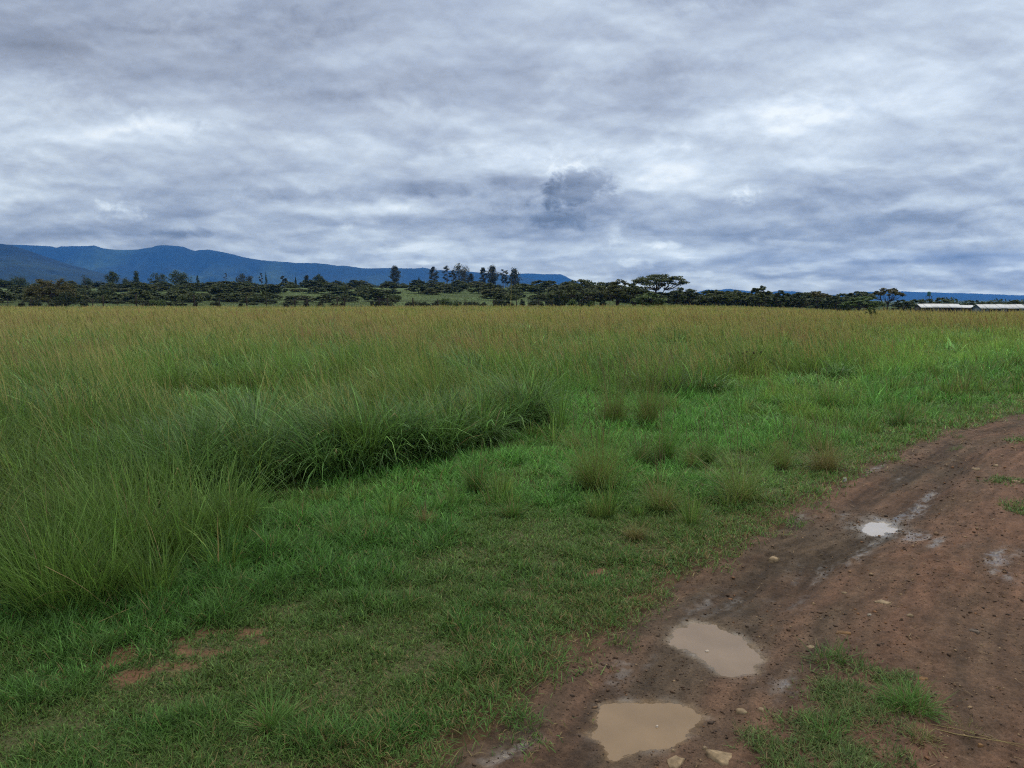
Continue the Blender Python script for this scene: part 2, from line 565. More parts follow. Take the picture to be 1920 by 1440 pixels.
    warm = t.ramp(Lc, tones([(90, -8, 17), (130, -9, 18), (160, -10, 19), (185, -11, 18), (208, -12, 15), (228, -12, 13), (248, -8, 6)]))
    cloud = t.mix(t.maprange(zc, 0.02, 0.25, 0, 1, True), colr, warm)
    # the deck behind the low haze is brighter than it looks through it
    path = t.math('MINIMUM', 13500.0, t.math('DIVIDE', HAZE_TOP, t.math('MAXIMUM', z, 0.001)))
    invT = t.math('EXPONENT', t.math('MULTIPLY', path, HAZE))
    up_ = t.node('ShaderNodeVectorMath', operation='SCALE')
    t.put(up_.inputs[0], cloud)
    t.put(up_.inputs['Scale'], invT)
    air = t.node('ShaderNodeVectorMath', operation='SCALE')
    air.inputs[0].default_value = tuple(q_ * AIR_LIGHT for q_ in AIR)
    t.put(air.inputs['Scale'], t.math('SUBTRACT', invT, 1.0))
    df = t.node('ShaderNodeVectorMath', operation='SUBTRACT')
    t.put(df.inputs[0], up_.outputs[0])
    t.put(df.inputs[1], air.outputs[0])
    mxv = t.node('ShaderNodeVectorMath', operation='MAXIMUM')
    t.put(mxv.inputs[0], df.outputs[0])
    mxv.inputs[1].default_value = (0.02, 0.02, 0.02)
    cloud = mxv.outputs[0]
    # the clear sky above shows a little through the thin deck
    skc = t.node('ShaderNodeVectorMath', operation='SCALE')
    t.l.new(sky.outputs[0], skc.inputs[0])
    skc.inputs['Scale'].default_value = 1.0
    cl = t.node('ShaderNodeVectorMath', operation='SCALE')
    # high overhead the deck is plain white
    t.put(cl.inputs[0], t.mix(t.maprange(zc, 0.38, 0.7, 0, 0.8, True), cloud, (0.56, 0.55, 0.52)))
    # an overcast vault is brightest overhead
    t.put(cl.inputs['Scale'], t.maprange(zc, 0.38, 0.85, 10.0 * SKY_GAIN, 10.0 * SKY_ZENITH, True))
    thin = t.maprange(nC.outputs[0], 0.3, 0.8, 0.0, 0.12)
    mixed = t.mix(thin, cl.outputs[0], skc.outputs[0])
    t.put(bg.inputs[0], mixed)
    bg.inputs[1].default_value = 0.1
    w.cycles.sampling_method = 'MANUAL'
    w.cycles.sample_map_resolution = 512


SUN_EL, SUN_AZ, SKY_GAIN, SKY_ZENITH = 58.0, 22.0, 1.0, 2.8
AIR, AIR_LIGHT, HAZE_TOP = (0.06, 0.32, 1.0), 0.5, 780.0


def build_sun():
    ld = bpy.data.lights.new('sun', 'SUN')
    ld.energy = 1.4
    ld.angle = R(40)
    ld.color = (1.0, 0.90, 0.70)
    o = bpy.data.objects.new('sun', ld)
    COL.objects.link(o)
    # light travels from azimuth SUN_AZ (clockwise from +Y), elevation SUN_EL
    from mathutils import Vector
    d = Vector((math.sin(R(SUN_AZ)) * math.cos(R(SUN_EL)), math.cos(R(SUN_AZ)) * math.cos(R(SUN_EL)), math.sin(R(SUN_EL))))
    o.rotation_euler = (-d).to_track_quat('-Z', 'Y').to_euler()
    o.location = d * 50


def build_haze():
    m, t, out = new_mat('air')
    v = t.node('ShaderNodeVolumePrincipled')
    v.inputs['Color'].default_value = (*AIR, 1)
    v.inputs['Density'].default_value = HAZE
    v.inputs['Anisotropy'].default_value = 0.4
    t.l.new(v.outputs[0], out.inputs['Volume'])
    b = MB()
    b.box(-14000, -600, -13, 14000, 13500, HAZE_TOP)
    o = b.build('haze', m)
    tag(o, 'thin blue haze lying over the plain and the far mountains', 'haze', kind='stuff')


HAZE = 8.0e-5

# ------------------------------------------------------------------ ground
def geo(a, b, n):
    return np.geomspace(a, b, n)


def grid_mesh(xs, ys, zf):
    X, Y = np.meshgrid(xs, ys)
    Z = zf(X, Y)
    V = np.stack([X, Y, Z], -1).reshape(-1, 3)
    nx, ny = len(xs), len(ys)
    i = np.arange(nx * ny).reshape(ny, nx)
    f = np.stack([i[:-1, :-1], i[:-1, 1:], i[1:, 1:], i[1:, :-1]], -1).reshape(-1, 4)
    return V, f


def mat_soil(name, track):
    m, t, out = new_mat(name)
    tc = t.node('ShaderNodeTexCoord')
    ob = tc.outputs['Object']
    a = t.node('ShaderNodeAttribute', attribute_name='Col')
    n1 = t.noise(ob, 9.0, 6, 0.62)
    n2 = t.noise(ob, 70.0, 5, 0.65)
    f1 = t.maprange(n1.outputs[0], 0.3, 0.7, 0.72, 1.28)
    f2 = t.maprange(t.math('ADD', t.math('MULTIPLY', n2.outputs[0], 0.6), t.math('MULTIPLY', t.noise(ob, 190.0, 3, 0.7).outputs[0], 0.4)), 0.33, 0.67, 0.5, 1.5)
    vm = t.node('ShaderNodeVectorMath', operation='SCALE')
    t.put(vm.inputs[0], a.outputs['Color'])
    t.put(vm.inputs['Scale'], t.math('MULTIPLY', f1, f2))
    col = vm.outputs[0]
    p = t.node('ShaderNodeBsdfPrincipled')
    if track:
        wa = t.node('ShaderNodeAttribute', attribute_name='wet')
        wn = t.math('ADD', wa.outputs['Fac'], t.math('MULTIPLY', t.math('SUBTRACT', n1.outputs[0], 0.5), 0.5))
        wet = t.maprange(wn, 0.2, 0.85, 0, 1, True)
        col = t.mix(wet, col, t.mix(1.0, col, (0.85, 0.88, 0.92), 'MULTIPLY'))
        t.put(p.inputs['Roughness'], t.maprange(wet, 0, 1, 0.85, 0.27))
        t.put(p.inputs['Specular IOR Level'], t.maprange(wet, 0, 1, 0.2, 0.6))
        bs = t.maprange(wet, 0, 1, 1.0, 0.4)
    else:
        p.inputs['Roughness'].default_value = 0.9
        p.inputs['Specular IOR Level'].default_value = 0.15
        bs = 0.6
    t.put(p.inputs['Base Color'], col)
    bp = t.node('ShaderNodeBump')
    t.put(bp.inputs['Strength'], bs)
    bp.inputs['Distance'].default_value = 0.006
    t.put(bp.inputs['Height'], t.math('ADD', n2.outputs[0], t.math('MULTIPLY', t.noise(ob, 240.0, 3, 0.6).outputs[0], 0.5)))
    t.l.new(bp.outputs[0], p.inputs['Normal'])
    t.l.new(p.outputs[0], out.inputs[0])
    return m


C_SOIL = np.array([0.088, 0.055, 0.030])
C_SOIL_RED = np.array([0.115, 0.062, 0.034])
C_MUD = np.array([0.064, 0.044, 0.028])


def ground_col(x, y):
    n = x.shape
    soil = C_SOIL * 0.85 + 0 * x[..., None]
    th = (1 - sstep(-0.5, -0.05, track_s(x, y)))[..., None] * (y < 40)[..., None] * 0.8
    soil = soil * (1 - th) + np.array([0.060, 0.068, 0.028]) * th
    red = sstep(0.45, 0.85, bare_map(x, y))[..., None]
    soil = soil * (1 - red) + C_SOIL_RED * red
    near_g = np.array([0.045, 0.060, 0.022])
    far_t = np.array([0.19, 0.185, 0.05])
    bush_g = np.array([0.075, 0.11, 0.034])
    hill_g = np.array([0.05, 0.075, 0.03])
    w1 = sstep(5, 16, y)[..., None]
    c = soil * (1 - w1) + near_g * w1
    w2 = sstep(25, 60, y)[..., None]
    c = c * (1 - w2) + far_t * w2
    w3 = sstep(152, 158, y + 2.5 * pnoise(x * 0.1, y * 0.1, 77))[..., None]
    gn = 0.5 + 0.5 * np.clip(fbm(x * 0.035, y * 0.035, 3, 81) * 1.6, -1, 1)[..., None]
    c = c * (1 - w3) + (bush_g * (0.65 + 0.6 * gn)) * w3
    w4 = sstep(700, 2500, y)[..., None]
    fn = 0.5 + 0.5 * np.clip(fbm(x * 0.004, y * 0.0015, 3, 83) * 2, -1, 1)[..., None]
    c = c * (1 - w4) + (hill_g * (0.6 + 0.9 * fn)) * w4
    return c


def build_ground():
    xs = np.concatenate([-geo(9, 13600, 95)[::-1], np.arange(-9, 14, 0.07)[1:], geo(14, 13600, 95)])
    ys = np.concatenate([-geo(2, 560, 22)[::-1], np.arange(-2, 14, 0.06)[1:], geo(14, 60, 90)[1:], geo(60, 600, 160)[1:], geo(600, 13200, 70)[1:]])

    def zf(X, Y):
        s = track_s(X, Y)
        d = np.minimum(s + 0.1, 3.0 - s)
        return ground_z(X, Y) - 0.10 * sstep(0.0, 0.35, d) * (Y < 58)
    V, f = grid_mesh(xs, ys, zf)
    o = np_mesh('ground', V, f, mat_soil('soil', False), ground_col(V[:, 0], V[:, 1]), True)
    tag(o, 'flat grassland plain with brown soil showing through the turf', 'ground', kind='structure')


def build_track():
    ys = np.concatenate([geo(1.3, 20.0, 840), geo(20.0, 60.0, 90)[1:]])
    ys = np.concatenate([np.linspace(-6, 1.3, 60)[:-1], ys])
    ss = np.concatenate([np.linspace(-0.5, 2.3, 440), np.linspace(2.3, 3.4, 30)[1:]])
    S, Y = np.meshgrid(ss, ys)
    X = S / 0.72 + np.interp(Y, EY, EX)
    edge = 0.10 * fbm(X * 2.1, Y * 2.1, 4, 91)
    inside = np.minimum(S + edge, 2.85 + edge - S)
    w = sstep(-0.16, 0.10, inside)
    z = track_z(X, Y) * w + (ground_z(X, Y) - 0.05) * (1 - w)
    z = np.where(inside < -0.16, ground_z(X, Y) - 0.12, z)
    V = np.stack([X, Y, z], -1).reshape(-1, 3)
    ny, nx = X.shape
    i = np.arange(nx * ny).reshape(ny, nx)
    f = np.stack([i[:-1, :-1], i[:-1, 1:], i[1:, 1:], i[1:, :-1]], -1).reshape(-1, 4)
    wet = wet_map(X, Y)
    along = X * 0.66 + Y * 0.75
    tone = np.clip(0.5 + 0.9 * fbm(S * 3.2, along * 0.7, 4, 95), 0, 1)
    rr = np.exp(-((S - 1.1) / 0.33) ** 2) * 0.6 + 0.25 * sstep(4.0, 9.0, Y)
    tone = np.clip(tone * 0.75 + rr + 0.20 * fbm(S * 11, along * 0.5, 3, 98) - 0.28 * np.exp(-((S - 0.45) / 0.3) ** 2) - 0.2 * np.exp(-((S - 1.8) / 0.3) ** 2), 0, 1)[..., None]
    c = C_MUD * (1 - tone) + np.array([0.106, 0.058, 0.036]) * tone
    fine = (1 + 0.3 * np.clip(fbm(S * 16, along * 3.0, 3, 97), -1, 1))[..., None]
    _d, band = tyre(S, along)
    fine = fine * (1 - 0.36 * np.clip(band, 0, 1.3) + 0.25 * np.clip(_d / .008, 0, 1))[..., None]  # prints dark with wet mud; ridge highlights painted into the colour
    c = 1.04 * c * fine * (1 - 0.15 * wet[..., None]) + 0.012 * wet[..., None]
    for k, P in enumerate(PUDDLES):                                        # pale silt left along the water's edge
        d_ = polydist(X, Y, P) + (0.026, 0.024, 0.045)[k] * fbm(X * 10, Y * 10, 4, 51 + k) + 0.007 * pnoise(X * 55, Y * 55, 58)
        e_ = (0.75 * np.exp(-np.clip(-d_ - .004, 0, 9) / 0.016))[..., None]
        c = c * (1 - e_) + np.array([(.15, .10, .055), (.155, .115, .075), (.17, .14, .11)][k]) * e_
    o = np_mesh('dirt_track', V, f, mat_soil('track_mud', True), c.reshape(-1, 3), True, {'wet': wet.ravel()})
    tag(o, 'reddish brown dirt track with muddy ruts and puddles', 'track', kind='structure')


def build_puddles():
    info = [((0.195, 0.134, 0.076), 0.04, 'brown muddy puddle nearest the bottom edge of the track, at the pale flat rocks'),
            ((0.20, 0.148, 0.102), 0.04, 'oval brown puddle in the middle of the rut between the other two puddles'),
            ((0.33, 0.28, 0.23), 0.02, 'small bright puddle mirroring the white sky farther up the track')]
    for k, P in enumerate(PUDDLES):
        c, ro, lab = info[k]
        m, t, out = new_mat('muddy_water')
        p = t.node('ShaderNodeBsdfPrincipled')
        tc = t.node('ShaderNodeTexCoord')
        n = t.noise(tc.outputs['Object'], 5.0, 3, 0.5)
        t.put(p.inputs['Base Color'], t.mix(t.maprange(n.outputs[0], 0.3, 0.7), tuple(q * 0.88 for q in c), tuple(q * 1.1 for q in c)))
        p.inputs['Roughness'].default_value = ro
        p.inputs['IOR'].default_value = 1.33
        p.inputs['Specular IOR Level'].default_value = 0.5 if k < 2 else 0.9
        if k == 2:
            p.inputs['Coat Weight'].default_value = 0.55
            p.inputs['Coat Roughness'].default_value = 0.02
            p.inputs['Coat IOR'].default_value = 1.6
        bp = t.node('ShaderNodeBump')
        bp.inputs['Strength'].default_value = 0.05
        bp.inputs['Distance'].default_value = 0.004
        t.put(bp.inputs['Height'], t.noise(tc.outputs['Object'], 22.0, 2, 0.5).outputs[0])
        t.l.new(bp.outputs[0], p.inputs['Normal'])
        t.l.new(p.outputs[0], out.inputs[0])
        P = np.array(P)
        cen = P.mean(0)
        n_ = 96
        ring = []
        Q = cen + (P - cen) * 1.22
        for i in range(n_):
            a = i / n_ * len(Q)
            j = int(a)
            ring.append(Q[j] + (Q[(j + 1) % len(Q)] - Q[j]) * (a - j))
        V = [(0, 0, 0)] + [(q[0] - cen[0], q[1] - cen[1], 0) for q in ring]
        f = np.array([(0, 1 + i, 1 + (i + 1) % n_) for i in range(n_)])
        # outline runs clockwise or not: make the face look up
        a, b = np.array(V[1]), np.array(V[2])
        if np.cross(a, b)[2] < 0:
            f = f[:, ::-1]
        o = np_mesh('puddle', np.array(V), f, m, None, True)
        o.location = (cen[0], cen[1], PUD_Z[k])
        tag(o, lab, 'puddle', 'puddles in the dirt track')


def stone_mesh(name, w, d, h, seed, c):
    r = np.random.default_rng(seed)
    n = 11
    ang = np.sort(r.uniform(0, 2 * np.pi, n) * 0.35 + np.arange(n) / n * 2 * np.pi * 1.0)
    rad = r.uniform(0.62, 1.05, n)
    V, q, t = [], [], []
    lv = [(-0.6, 0.95), (0.35, 1.0), (0.8, 0.9), (1.0, 0.72)]
    for zz, sc in lv:
        for a, ra in zip(ang, rad):
            jit = r.uniform(0.94, 1.06)
            V.append((math.cos(a) * ra * sc * jit * w / 2, math.sin(a) * ra * sc * jit * d / 2, zz * h + r.uniform(-.12, .12) * h))
    for L in range(len(lv) - 1):
        for k in range(n):
            k2 = (k + 1) % n
            q.append((L * n + k, L * n + k2, (L + 1) * n + k2, (L + 1) * n + k))
    V.append((0, 0, h * r.uniform(0.85, 1.1)))
    e = (len(lv) - 1) * n
    t += [(e + k, e + (k + 1) % n, len(V) - 1) for k in range(n)]
    cc = np.array(c) * r.uniform(0.6, 1.1, (len(V), 1))
    return np_mesh(name, np.array(V), [np.array(q), np.array(t)], M_STONE, cc, False)


TAN, OCH, GRY = (0.24, 0.175, 0.105), (0.19, 0.105, 0.045), (0.12, 0.092, 0.070)
STONES = [  # u, v, width px, depth ratio, height m, colour, label
    (1353, 1421, 62, 0.95, .014, TAN, 'large flat pale tan rock bedded in mud at the grass corner below the near puddle'),
    (1268, 1428, 52, 0.7, .010, TAN, 'broken flat tan rock left of the largest pale rock'),
    (1389, 1334, 22, 1.0, .016, TAN, 'upright tan rock chip right of the near puddle'),
    (1427, 1330, 15, 0.8, .010, TAN, 'small buff stone just above the median grass corner'),
    (1322, 1400, 12, 0.9, .012, TAN, 'small stone at the upper left of the largest pale rock'),
    (1262, 1402, 9, 0.9, .012, TAN, 'pea sized tan stone on the lower rim of the near puddle'),
    (1449, 1044, 30, 0.9, .020, TAN, 'rectangular buff rock on the bare track edge above the oval puddle'),
    (1655, 1137, 30, 0.9, .010, TAN, 'split yellowish slate lying alone on the open track'),
    (1580, 1192, 32, 0.8, .010, OCH, 'orange ochre rock beside the dark tuft on the track'),
    (1519, 1214, 20, 0.8, .008, TAN, 'pale slab left of the dark tuft on the track'),
    (1727, 1282, 28, 0.6, .008, OCH, 'long ochre stone right of the bright median tuft'),
    (1826, 1187, 24, 0.9, .009, GRY, 'flat grey brown slab in the right hand rut'),
    (1705, 1164, 15, 0.8, .010, TAN, 'small cream stone right of the split yellow slate'),
    (1630, 1163, 10, 0.9, .010, (0.26, 0.22, 0.17), 'tiny whitish stone below the split yellow slate'),
    (1584, 1111, 14, 0.7, .008, TAN, 'thin pale chip on the track above the orange rock'),
    (1830, 883, 16, 1.0, .020, TAN, 'bright cream stone on the far bend of the track'),
    (1905, 909, 18, 1.0, .020, TAN, 'cream stone by the frame edge behind the small far tuft'),
    (1868, 878, 14, 1.0, .018, TAN, 'tan stone between the far bend and the frame edge'),
    (1326, 1214, 9, 0.8, .008, (0.5, 0.42, 0.34), 'small pale stone breaking the water of the oval puddle'),
    (1232, 1353, 7, 0.8, .008, (0.5, 0.42, 0.34), 'tiny pale stone breaking the water of the near puddle'),
    (1838, 1403, 12, 0.8, .010, OCH, 'rusty stone below the fallen straw stalk'),
    (1420, 868, 9, 1.0, .02, (0.42, 0.40, 0.37), 'white stone in the turf beside the straw coloured tuft'),
]


def build_stones():
    for i, (u, v, wpx, dr, h, c, lab) in enumerate(STONES):
        if i == 21:
            u, v = 1584, 901
        p = G(u, v)
        w = wpx / F * math.hypot(p[1], CAMH) * 0.98
        z = float(track_z(np.array([p[0]]), np.array([p[1]]))[0])
        if i in (18, 19):
            z = PUD_Z[1 if i == 18 else 0]
        if i == 21:
            z = float(ground_z(p[0], p[1])) + 0.02
        o = stone_mesh('stone', w, w * dr, h, 300 + i, c)
        o.location = (p[0], p[1], z - 0.25 * h)
        o.rotation_euler = (rng.uniform(-.12, .12), rng.uniform(-.12, .12), rng.uniform(0, 0.6))
        tag(o, lab, 'stone', 'pale stones on the track')


def build_gravel():
    r = np.random.default_rng(55)
    n = 26000
    y = geo(2.0, 13.0, 400)[r.integers(0, 400, n)] * r.uniform(0.99, 1.01, n)
    s = r.uniform(0.02, 2.6, n)
    x = s / 0.72 + np.interp(y, EY, EX)
    clus = fbm(x * 1.7, y * 1.7, 3, 101)
    keep = (clus + 0.35 * sstep(0.7, 1.0, s) > r.uniform(-0.5, 0.6, n))
    # dark clods crowd round the puddles
    m_ = 4200
    for P in PUDDLES:
        c_ = np.mean(P, 0)
        x = np.concatenate([x, c_[0] + r.normal(0, .34, m_)])
        y = np.concatenate([y, c_[1] + r.normal(0, .26, m_)])
    dark = np.arange(len(x)) >= n
    keep = np.concatenate([keep, r.uniform(0, 1, 3 * m_) < .4])
    s = track_s(x, y)
    keep &= s > 0.0
    n = len(x)
    for P in PUDDLES:
        keep &= polydist(x, y, P) < -0.012
    x, y, s, dark = x[keep], y[keep], s[keep], dark[keep]
    n = len(x)
    sz = np.exp(r.normal(-5.75, 0.5, n)) * (0.75 + 0.1 * y) * np.where(dark, .62, 1)
    base = np.array([(1, 0, 0), (-1, 0, 0), (0, 1, 0), (0, -1, 0), (0, 0, 0.6), (0, 0, -0.6)], float)
    tri = np.array([(0, 2, 4), (2, 1, 4), (1, 3, 4), (3, 0, 4), (2, 0, 5), (1, 2, 5), (3, 1, 5), (0, 3, 5)])
    V = base[None] * r.uniform(0.6, 1.3, (n, 6, 1)) * sz[:, None, None]
    V[:, :, 0] *= r.uniform(1, 1.8, (n, 1))
    a = r.uniform(0, 2 * np.pi, n)
    ca, sa = np.cos(a)[:, None], np.sin(a)[:, None]
    X, Y = V[:, :, 0] * ca - V[:, :, 1] * sa, V[:, :, 0] * sa + V[:, :, 1] * ca
    Z = V[:, :, 2] + (track_z(x, y) + sz * 0.2)[:, None]
    VV = np.stack([X + x[:, None], Y + y[:, None], Z], -1).reshape(-1, 3)
    f = (tri[None] + (np.arange(n) * 6)[:, None, None]).reshape(-1, 3)
    pal = np.array([(0.07, 0.042, 0.026), (0.09, 0.058, 0.037), (0.05, 0.034, 0.024), (0.14, 0.085, 0.048), (0.22, 0.15, 0.085), (0.15, 0.075, 0.035)])
    ci = np.where(dark, r.choice(3, n, p=[.35, .15, .5]), np.where((s > .75) & (r.uniform(0, 1, n) < .45), r.choice([3, 4, 5], n, p=[.5, .3, .2]), r.choice(6, n, p=[.3, .25, .2, .13, .06, .06])))
    c = np.repeat(pal[ci] * r.uniform(.8, 1.2, (n, 1)), 6, 0)
    o = np_mesh('gravel', VV, f, M_STONE, c)
    tag(o, 'loose brown and tan grit scattered over the dirt track', 'gravel', kind='stuff')


# ------------------------------------------------------------------ grass
class Blades:
    def __init__(self):
        self.V, self.Fq, self.Ft, self.C, self.n = [], [], [], [], 0

    def add(self, P, length, width, az, tilt, bend, cols, prof, faceaz=None, r=rng, twist=0.5):
        """P (n,3) roots; blade runs from tilt to tilt+bend (from vertical) in direction az; cols: list of (n,3) at each level; prof: width factor per level (last = tip)"""
        n, K = len(P), len(prof)
        if n == 0:
            return
        if faceaz is None:
            faceaz = az + np.pi / 2 + r.normal(0, twist, n)
        sx, sy = np.cos(faceaz), np.sin(faceaz)
        dx, dy = np.cos(az), np.sin(az)
        pos = P.astype(float).copy()
        L = []
        seg = length / (K - 1)
        for k in range(K):
            hw = width * 0.5 * prof[k]
            if k < K - 1:
                L.append(np.stack([pos[:, 0] - sx * hw, pos[:, 1] - sy * hw, pos[:, 2]], -1))
                L.append(np.stack([pos[:, 0] + sx * hw, pos[:, 1] + sy * hw, pos[:, 2]], -1))
                ph = tilt + bend * (k + 0.5) / (K - 1)
                pos[:, 0] += np.sin(ph) * dx * seg
                pos[:, 1] += np.sin(ph) * dy * seg
                pos[:, 2] += np.cos(ph) * seg
            else:
                L.append(pos.copy())
        m = 2 * (K - 1) + 1
        V = np.stack(L, 1).reshape(-1, 3)
        C = []
        for k in range(K):
            C.append(cols[k])
            if k < K - 1:
                C.append(cols[k])
        C = np.stack(C, 1).reshape(-1, 3)
        base = (np.arange(n) * m + self.n)[:, None]
        for k in range(K - 2):
            self.Fq.append(base + np.array([[2 * k, 2 * k + 1, 2 * k + 3, 2 * k + 2]]))
        e = 2 * (K - 2)
        self.Ft.append(base + np.array([[e, e + 1, e + 2]]))
        self.V.append(V)
        self.C.append(C)
        self.n += n * m

    def build(self, name, mat=None, parent=None):
        fl = []
        if self.Fq:
            fl.append(np.concatenate(self.Fq))
        fl.append(np.concatenate(self.Ft))
        return np_mesh(name, np.concatenate(self.V), fl, mat or M_GRASS, np.concatenate(self.C), False, None, parent)


def lerpc(a, b, t):
    return a * (1 - t) + b * t


BASE_PX = [(-700, 1230), (-300, 1195), (0, 1168), (150, 1150), (300, 1122), (395, 1092), (430, 1040), (425, 990), (400, 945), (430, 928), (520, 912), (600, 906), (660, 895),
           (760, 872), (830, 862), (885, 846), (905, 815), (960, 812), (1010, 790), (1000, 768), (1060, 747), (1130, 742), (1240, 750), (1330, 745), (1395, 742),
           (1400, 795), (1450, 815), (1530, 815), (1600, 795), (1645, 760), (1620, 733), (1680, 715), (1760, 704), (1850, 692), (1920, 684), (2300, 672)]
TALL = [tuple(G(u, v)[:2]) for u, v in BASE_PX] + [(600, 80), (600, 400), (-600, 400), (-600, 3)]
GAP = [tuple(G(u, v)[:2]) for u, v in [(280, 812), (450, 815), (580, 800), (560, 742), (420, 736), (290, 742)]]


def wedge(r, a, b, dens, tmax=0.86, tmin=-0.86):
    n = int(dens * 0.5 * (tmax - tmin) * (b * b - a * a))
    y = np.sqrt(r.uniform(a * a, b * b, n))
    return y * r.uniform(tmin, tmax, n), y


def build_lawn():
    r = np.random.default_rng(201)
    B = Blades()
    bands = [(1.7, 3.0, 27000, .0036, .030, .075), (3.0, 4.2, 22000, .0040, .032, .085), (4.2, 6.0, 12500, .0052, .04, .10), (6.0, 9.0, 4600, .0078, .05, .13),
             (9.0, 14.0, 1900, .011, .07, .17), (14.0, 26.0, 560, .018, .10, .24)]
    for a, b, dens, w, l0, l1 in bands:
        x, y = wedge(r, a, b, dens)
        x2, y2 = wedge(r, a, b, dens * .5, tmin=.86, tmax=1.7)
        x, y = np.concatenate([x, x2]), np.concatenate([y, y2])
        jx, jy = x + 0.15 * pnoise(x * 1.6, y * 1.6, 3), y + 0.15 * pnoise(x * 1.6, y * 1.6, 6)
        s = track_s(x, y) + 0.10 * fbm(x * 2.1, y * 2.1, 4, 91) + 0.10 * fbm(x * 4.5, y * 4.5, 3, 94)
        cover = 1 - sstep(-0.30, 0.17, s)
        # grass on the far verge of the track, out of the picture to the right
        cover = np.maximum(cover, sstep(2.6, 2.9, s))
        cl = fbm(x * 2.6, y * 2.6, 3, 111)
        cover = cover * (1 - 0.85 * sstep(0.42, 0.9, bare_map(x, y))) * (0.84 + 0.16 * sstep(-0.45, 0.1, cl))
        tall = inpoly(jx, jy, TALL)
        keep = (r.uniform(0, 1, len(x)) < cover) & ~(tall & (r.uniform(0, 1, len(x)) < 0.75))
        x, y, s, cl = x[keep], y[keep], s[keep], cl[keep]
        n = len(x)
        lush = np.clip(0.42 + 0.85 * fbm(x * 0.9, y * 0.9, 3, 121) + 0.45 * fbm(x * 3.1, y * 3.1, 2, 123) + 0.5 * sstep(-0.9, -1.8, s) - 0.45 * sstep(-1.2, -0.1, s), 0, 1)
        L = r.uniform(l0, l1, n) * (0.55 + 0.7 * lush) * (1 + 0.5 * np.clip(cl, -.6, .8))
        tuft = fbm(x * 5.5, y * 5.5, 2, 131)
        L *= 1 + 0.5 * np.clip(tuft, -0.5, 1)
        L *= 1 + 1.0 * np.exp(-np.abs(polydist(x, y, TALL)) / .35) * sstep(.1, .7, -polydist(x, y, BANK))
        az = r.uniform(0, 2 * np.pi, n) + 0.0
        tilt = r.uniform(0.1, 1.15, n)
        bend = r.uniform(0.2, 1.3, n)
        g1, g2, dry = np.array([0.044, 0.120, 0.022]), np.array([0.092, 0.218, 0.043]), np.array([0.27, 0.215, 0.09])
        olive = np.array([0.135, 0.182, 0.050])
        t = r.uniform(0, 1, (n, 1))
        c = lerpc(g1, g2, t * 0.6 + 0.4 * lush[:, None] * t)
        c = c * (1.02 + .75 * sstep(4.0, 7.5, y))[:, None]
        c = lerpc(c, olive, np.clip(0.85 * (1 - lush[:, None]) * r.uniform(0.2, 1, (n, 1)), 0, 1))
        c = c * np.exp(r.normal(-.04, .32, (n, 1)))
        isdry = (r.uniform(0, 1, n) < 0.045 + 0.17 * sstep(-0.9, 0.0, s) * (s < 1))[:, None]
        c = np.where(isdry, dry * r.uniform(.6, 1.1, (n, 1)), c)
        z = ground_z(x, y) - 0.004
        nr = (s > -0.45) & (s < 0.5)
        z[nr] = np.maximum(z[nr], track_z(x[nr], y[nr]) * sstep(-0.3, 0.0, s[nr]) + z[nr] * (1 - sstep(-0.3, 0.0, s[nr])))
        P = np.stack([x, y, z], -1)
        K = 4 if b <= 6 else 3
        prof = [0.8, 1.0, 0.7, 0] if K == 4 else [0.9, 0.9, 0]
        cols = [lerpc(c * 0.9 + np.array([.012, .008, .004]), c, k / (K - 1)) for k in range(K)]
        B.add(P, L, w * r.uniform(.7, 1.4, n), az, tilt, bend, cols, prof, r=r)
    # small upright clumps all over the rougher verge
    cx, cy = wedge(r, 4.8, 22.0, 6.5, tmin=-0.3)
    s = track_s(cx, cy)
    ok = (s < -0.35) & ~inpoly(cx, cy, TALL) & (fbm(cx * .8, cy * .8, 2, 191) + .75 * sstep(.36, .46, cx / cy) * sstep(6.5, 9, cy) + .55 * np.exp(-np.abs(polydist(cx, cy, TALL)) / .5) > .24) & (polydist(cx, cy, BANK) < -.45)
    cx, cy = cx[ok], cy[ok]
    for (a, b, per) in [(4.8, 8, 70), (8, 13, 46), (13, 22, 26)]:
        m = (cy >= a) & (cy < b)
        cnt = np.maximum(4, per * np.exp(r.normal(0, .5, m.sum()))).astype(int)
        hh = np.repeat(np.exp(r.normal(-1.75, .4, m.sum())) * (1 + .035 * cy[m]), cnt)
        tone = np.repeat(r.uniform(0, 1, m.sum()), cnt)
        n = cnt.sum()
        ang, q = r.uniform(0, 6.283, n), np.sqrt(r.uniform(0, 1, n))
        rad = np.repeat(r.uniform(.03, .10, m.sum()), cnt)
        x, y = np.repeat(cx[m], cnt) + np.cos(ang) * q * rad, np.repeat(cy[m], cnt) + np.sin(ang) * q * rad
        g = lerpc(np.array([0.065, 0.155, 0.026]), np.array([0.14, 0.27, 0.055]), r.uniform(0, 1, (n, 1)))
        g = lerpc(g, np.array([0.20, 0.225, 0.065]), (tone * r.uniform(.1, .9, n))[:, None])
        g = g * np.exp(r.normal(-.04, .3, (n, 1)))
        g = np.where((r.uniform(0, 1, n) < .07)[:, None], np.array([0.26, 0.21, 0.09]), g)
        B.add(np.stack([x, y, ground_z(x, y) - .005], -1), hh * r.uniform(.5, 1.15, n), .0011 * y * r.uniform(.55, 1.0, n), ang + r.normal(0, .6, n), q * r.uniform(.1, .75, n),
              np.abs(r.normal(.35, .3, n)), [g * .85, g, g, g], [.7, 1, .7, 0], r=r)
    o = B.build('short_grass')
    tag(o, 'short green turf between the tall grass and the dirt track', 'grass', kind='stuff')


BANK = [tuple(G(u, v)[:2]) for u, v in [(290, 935), (430, 940), (600, 915), (700, 895), (900, 852), (905, 800), (700, 812), (430, 838), (290, 850)]]


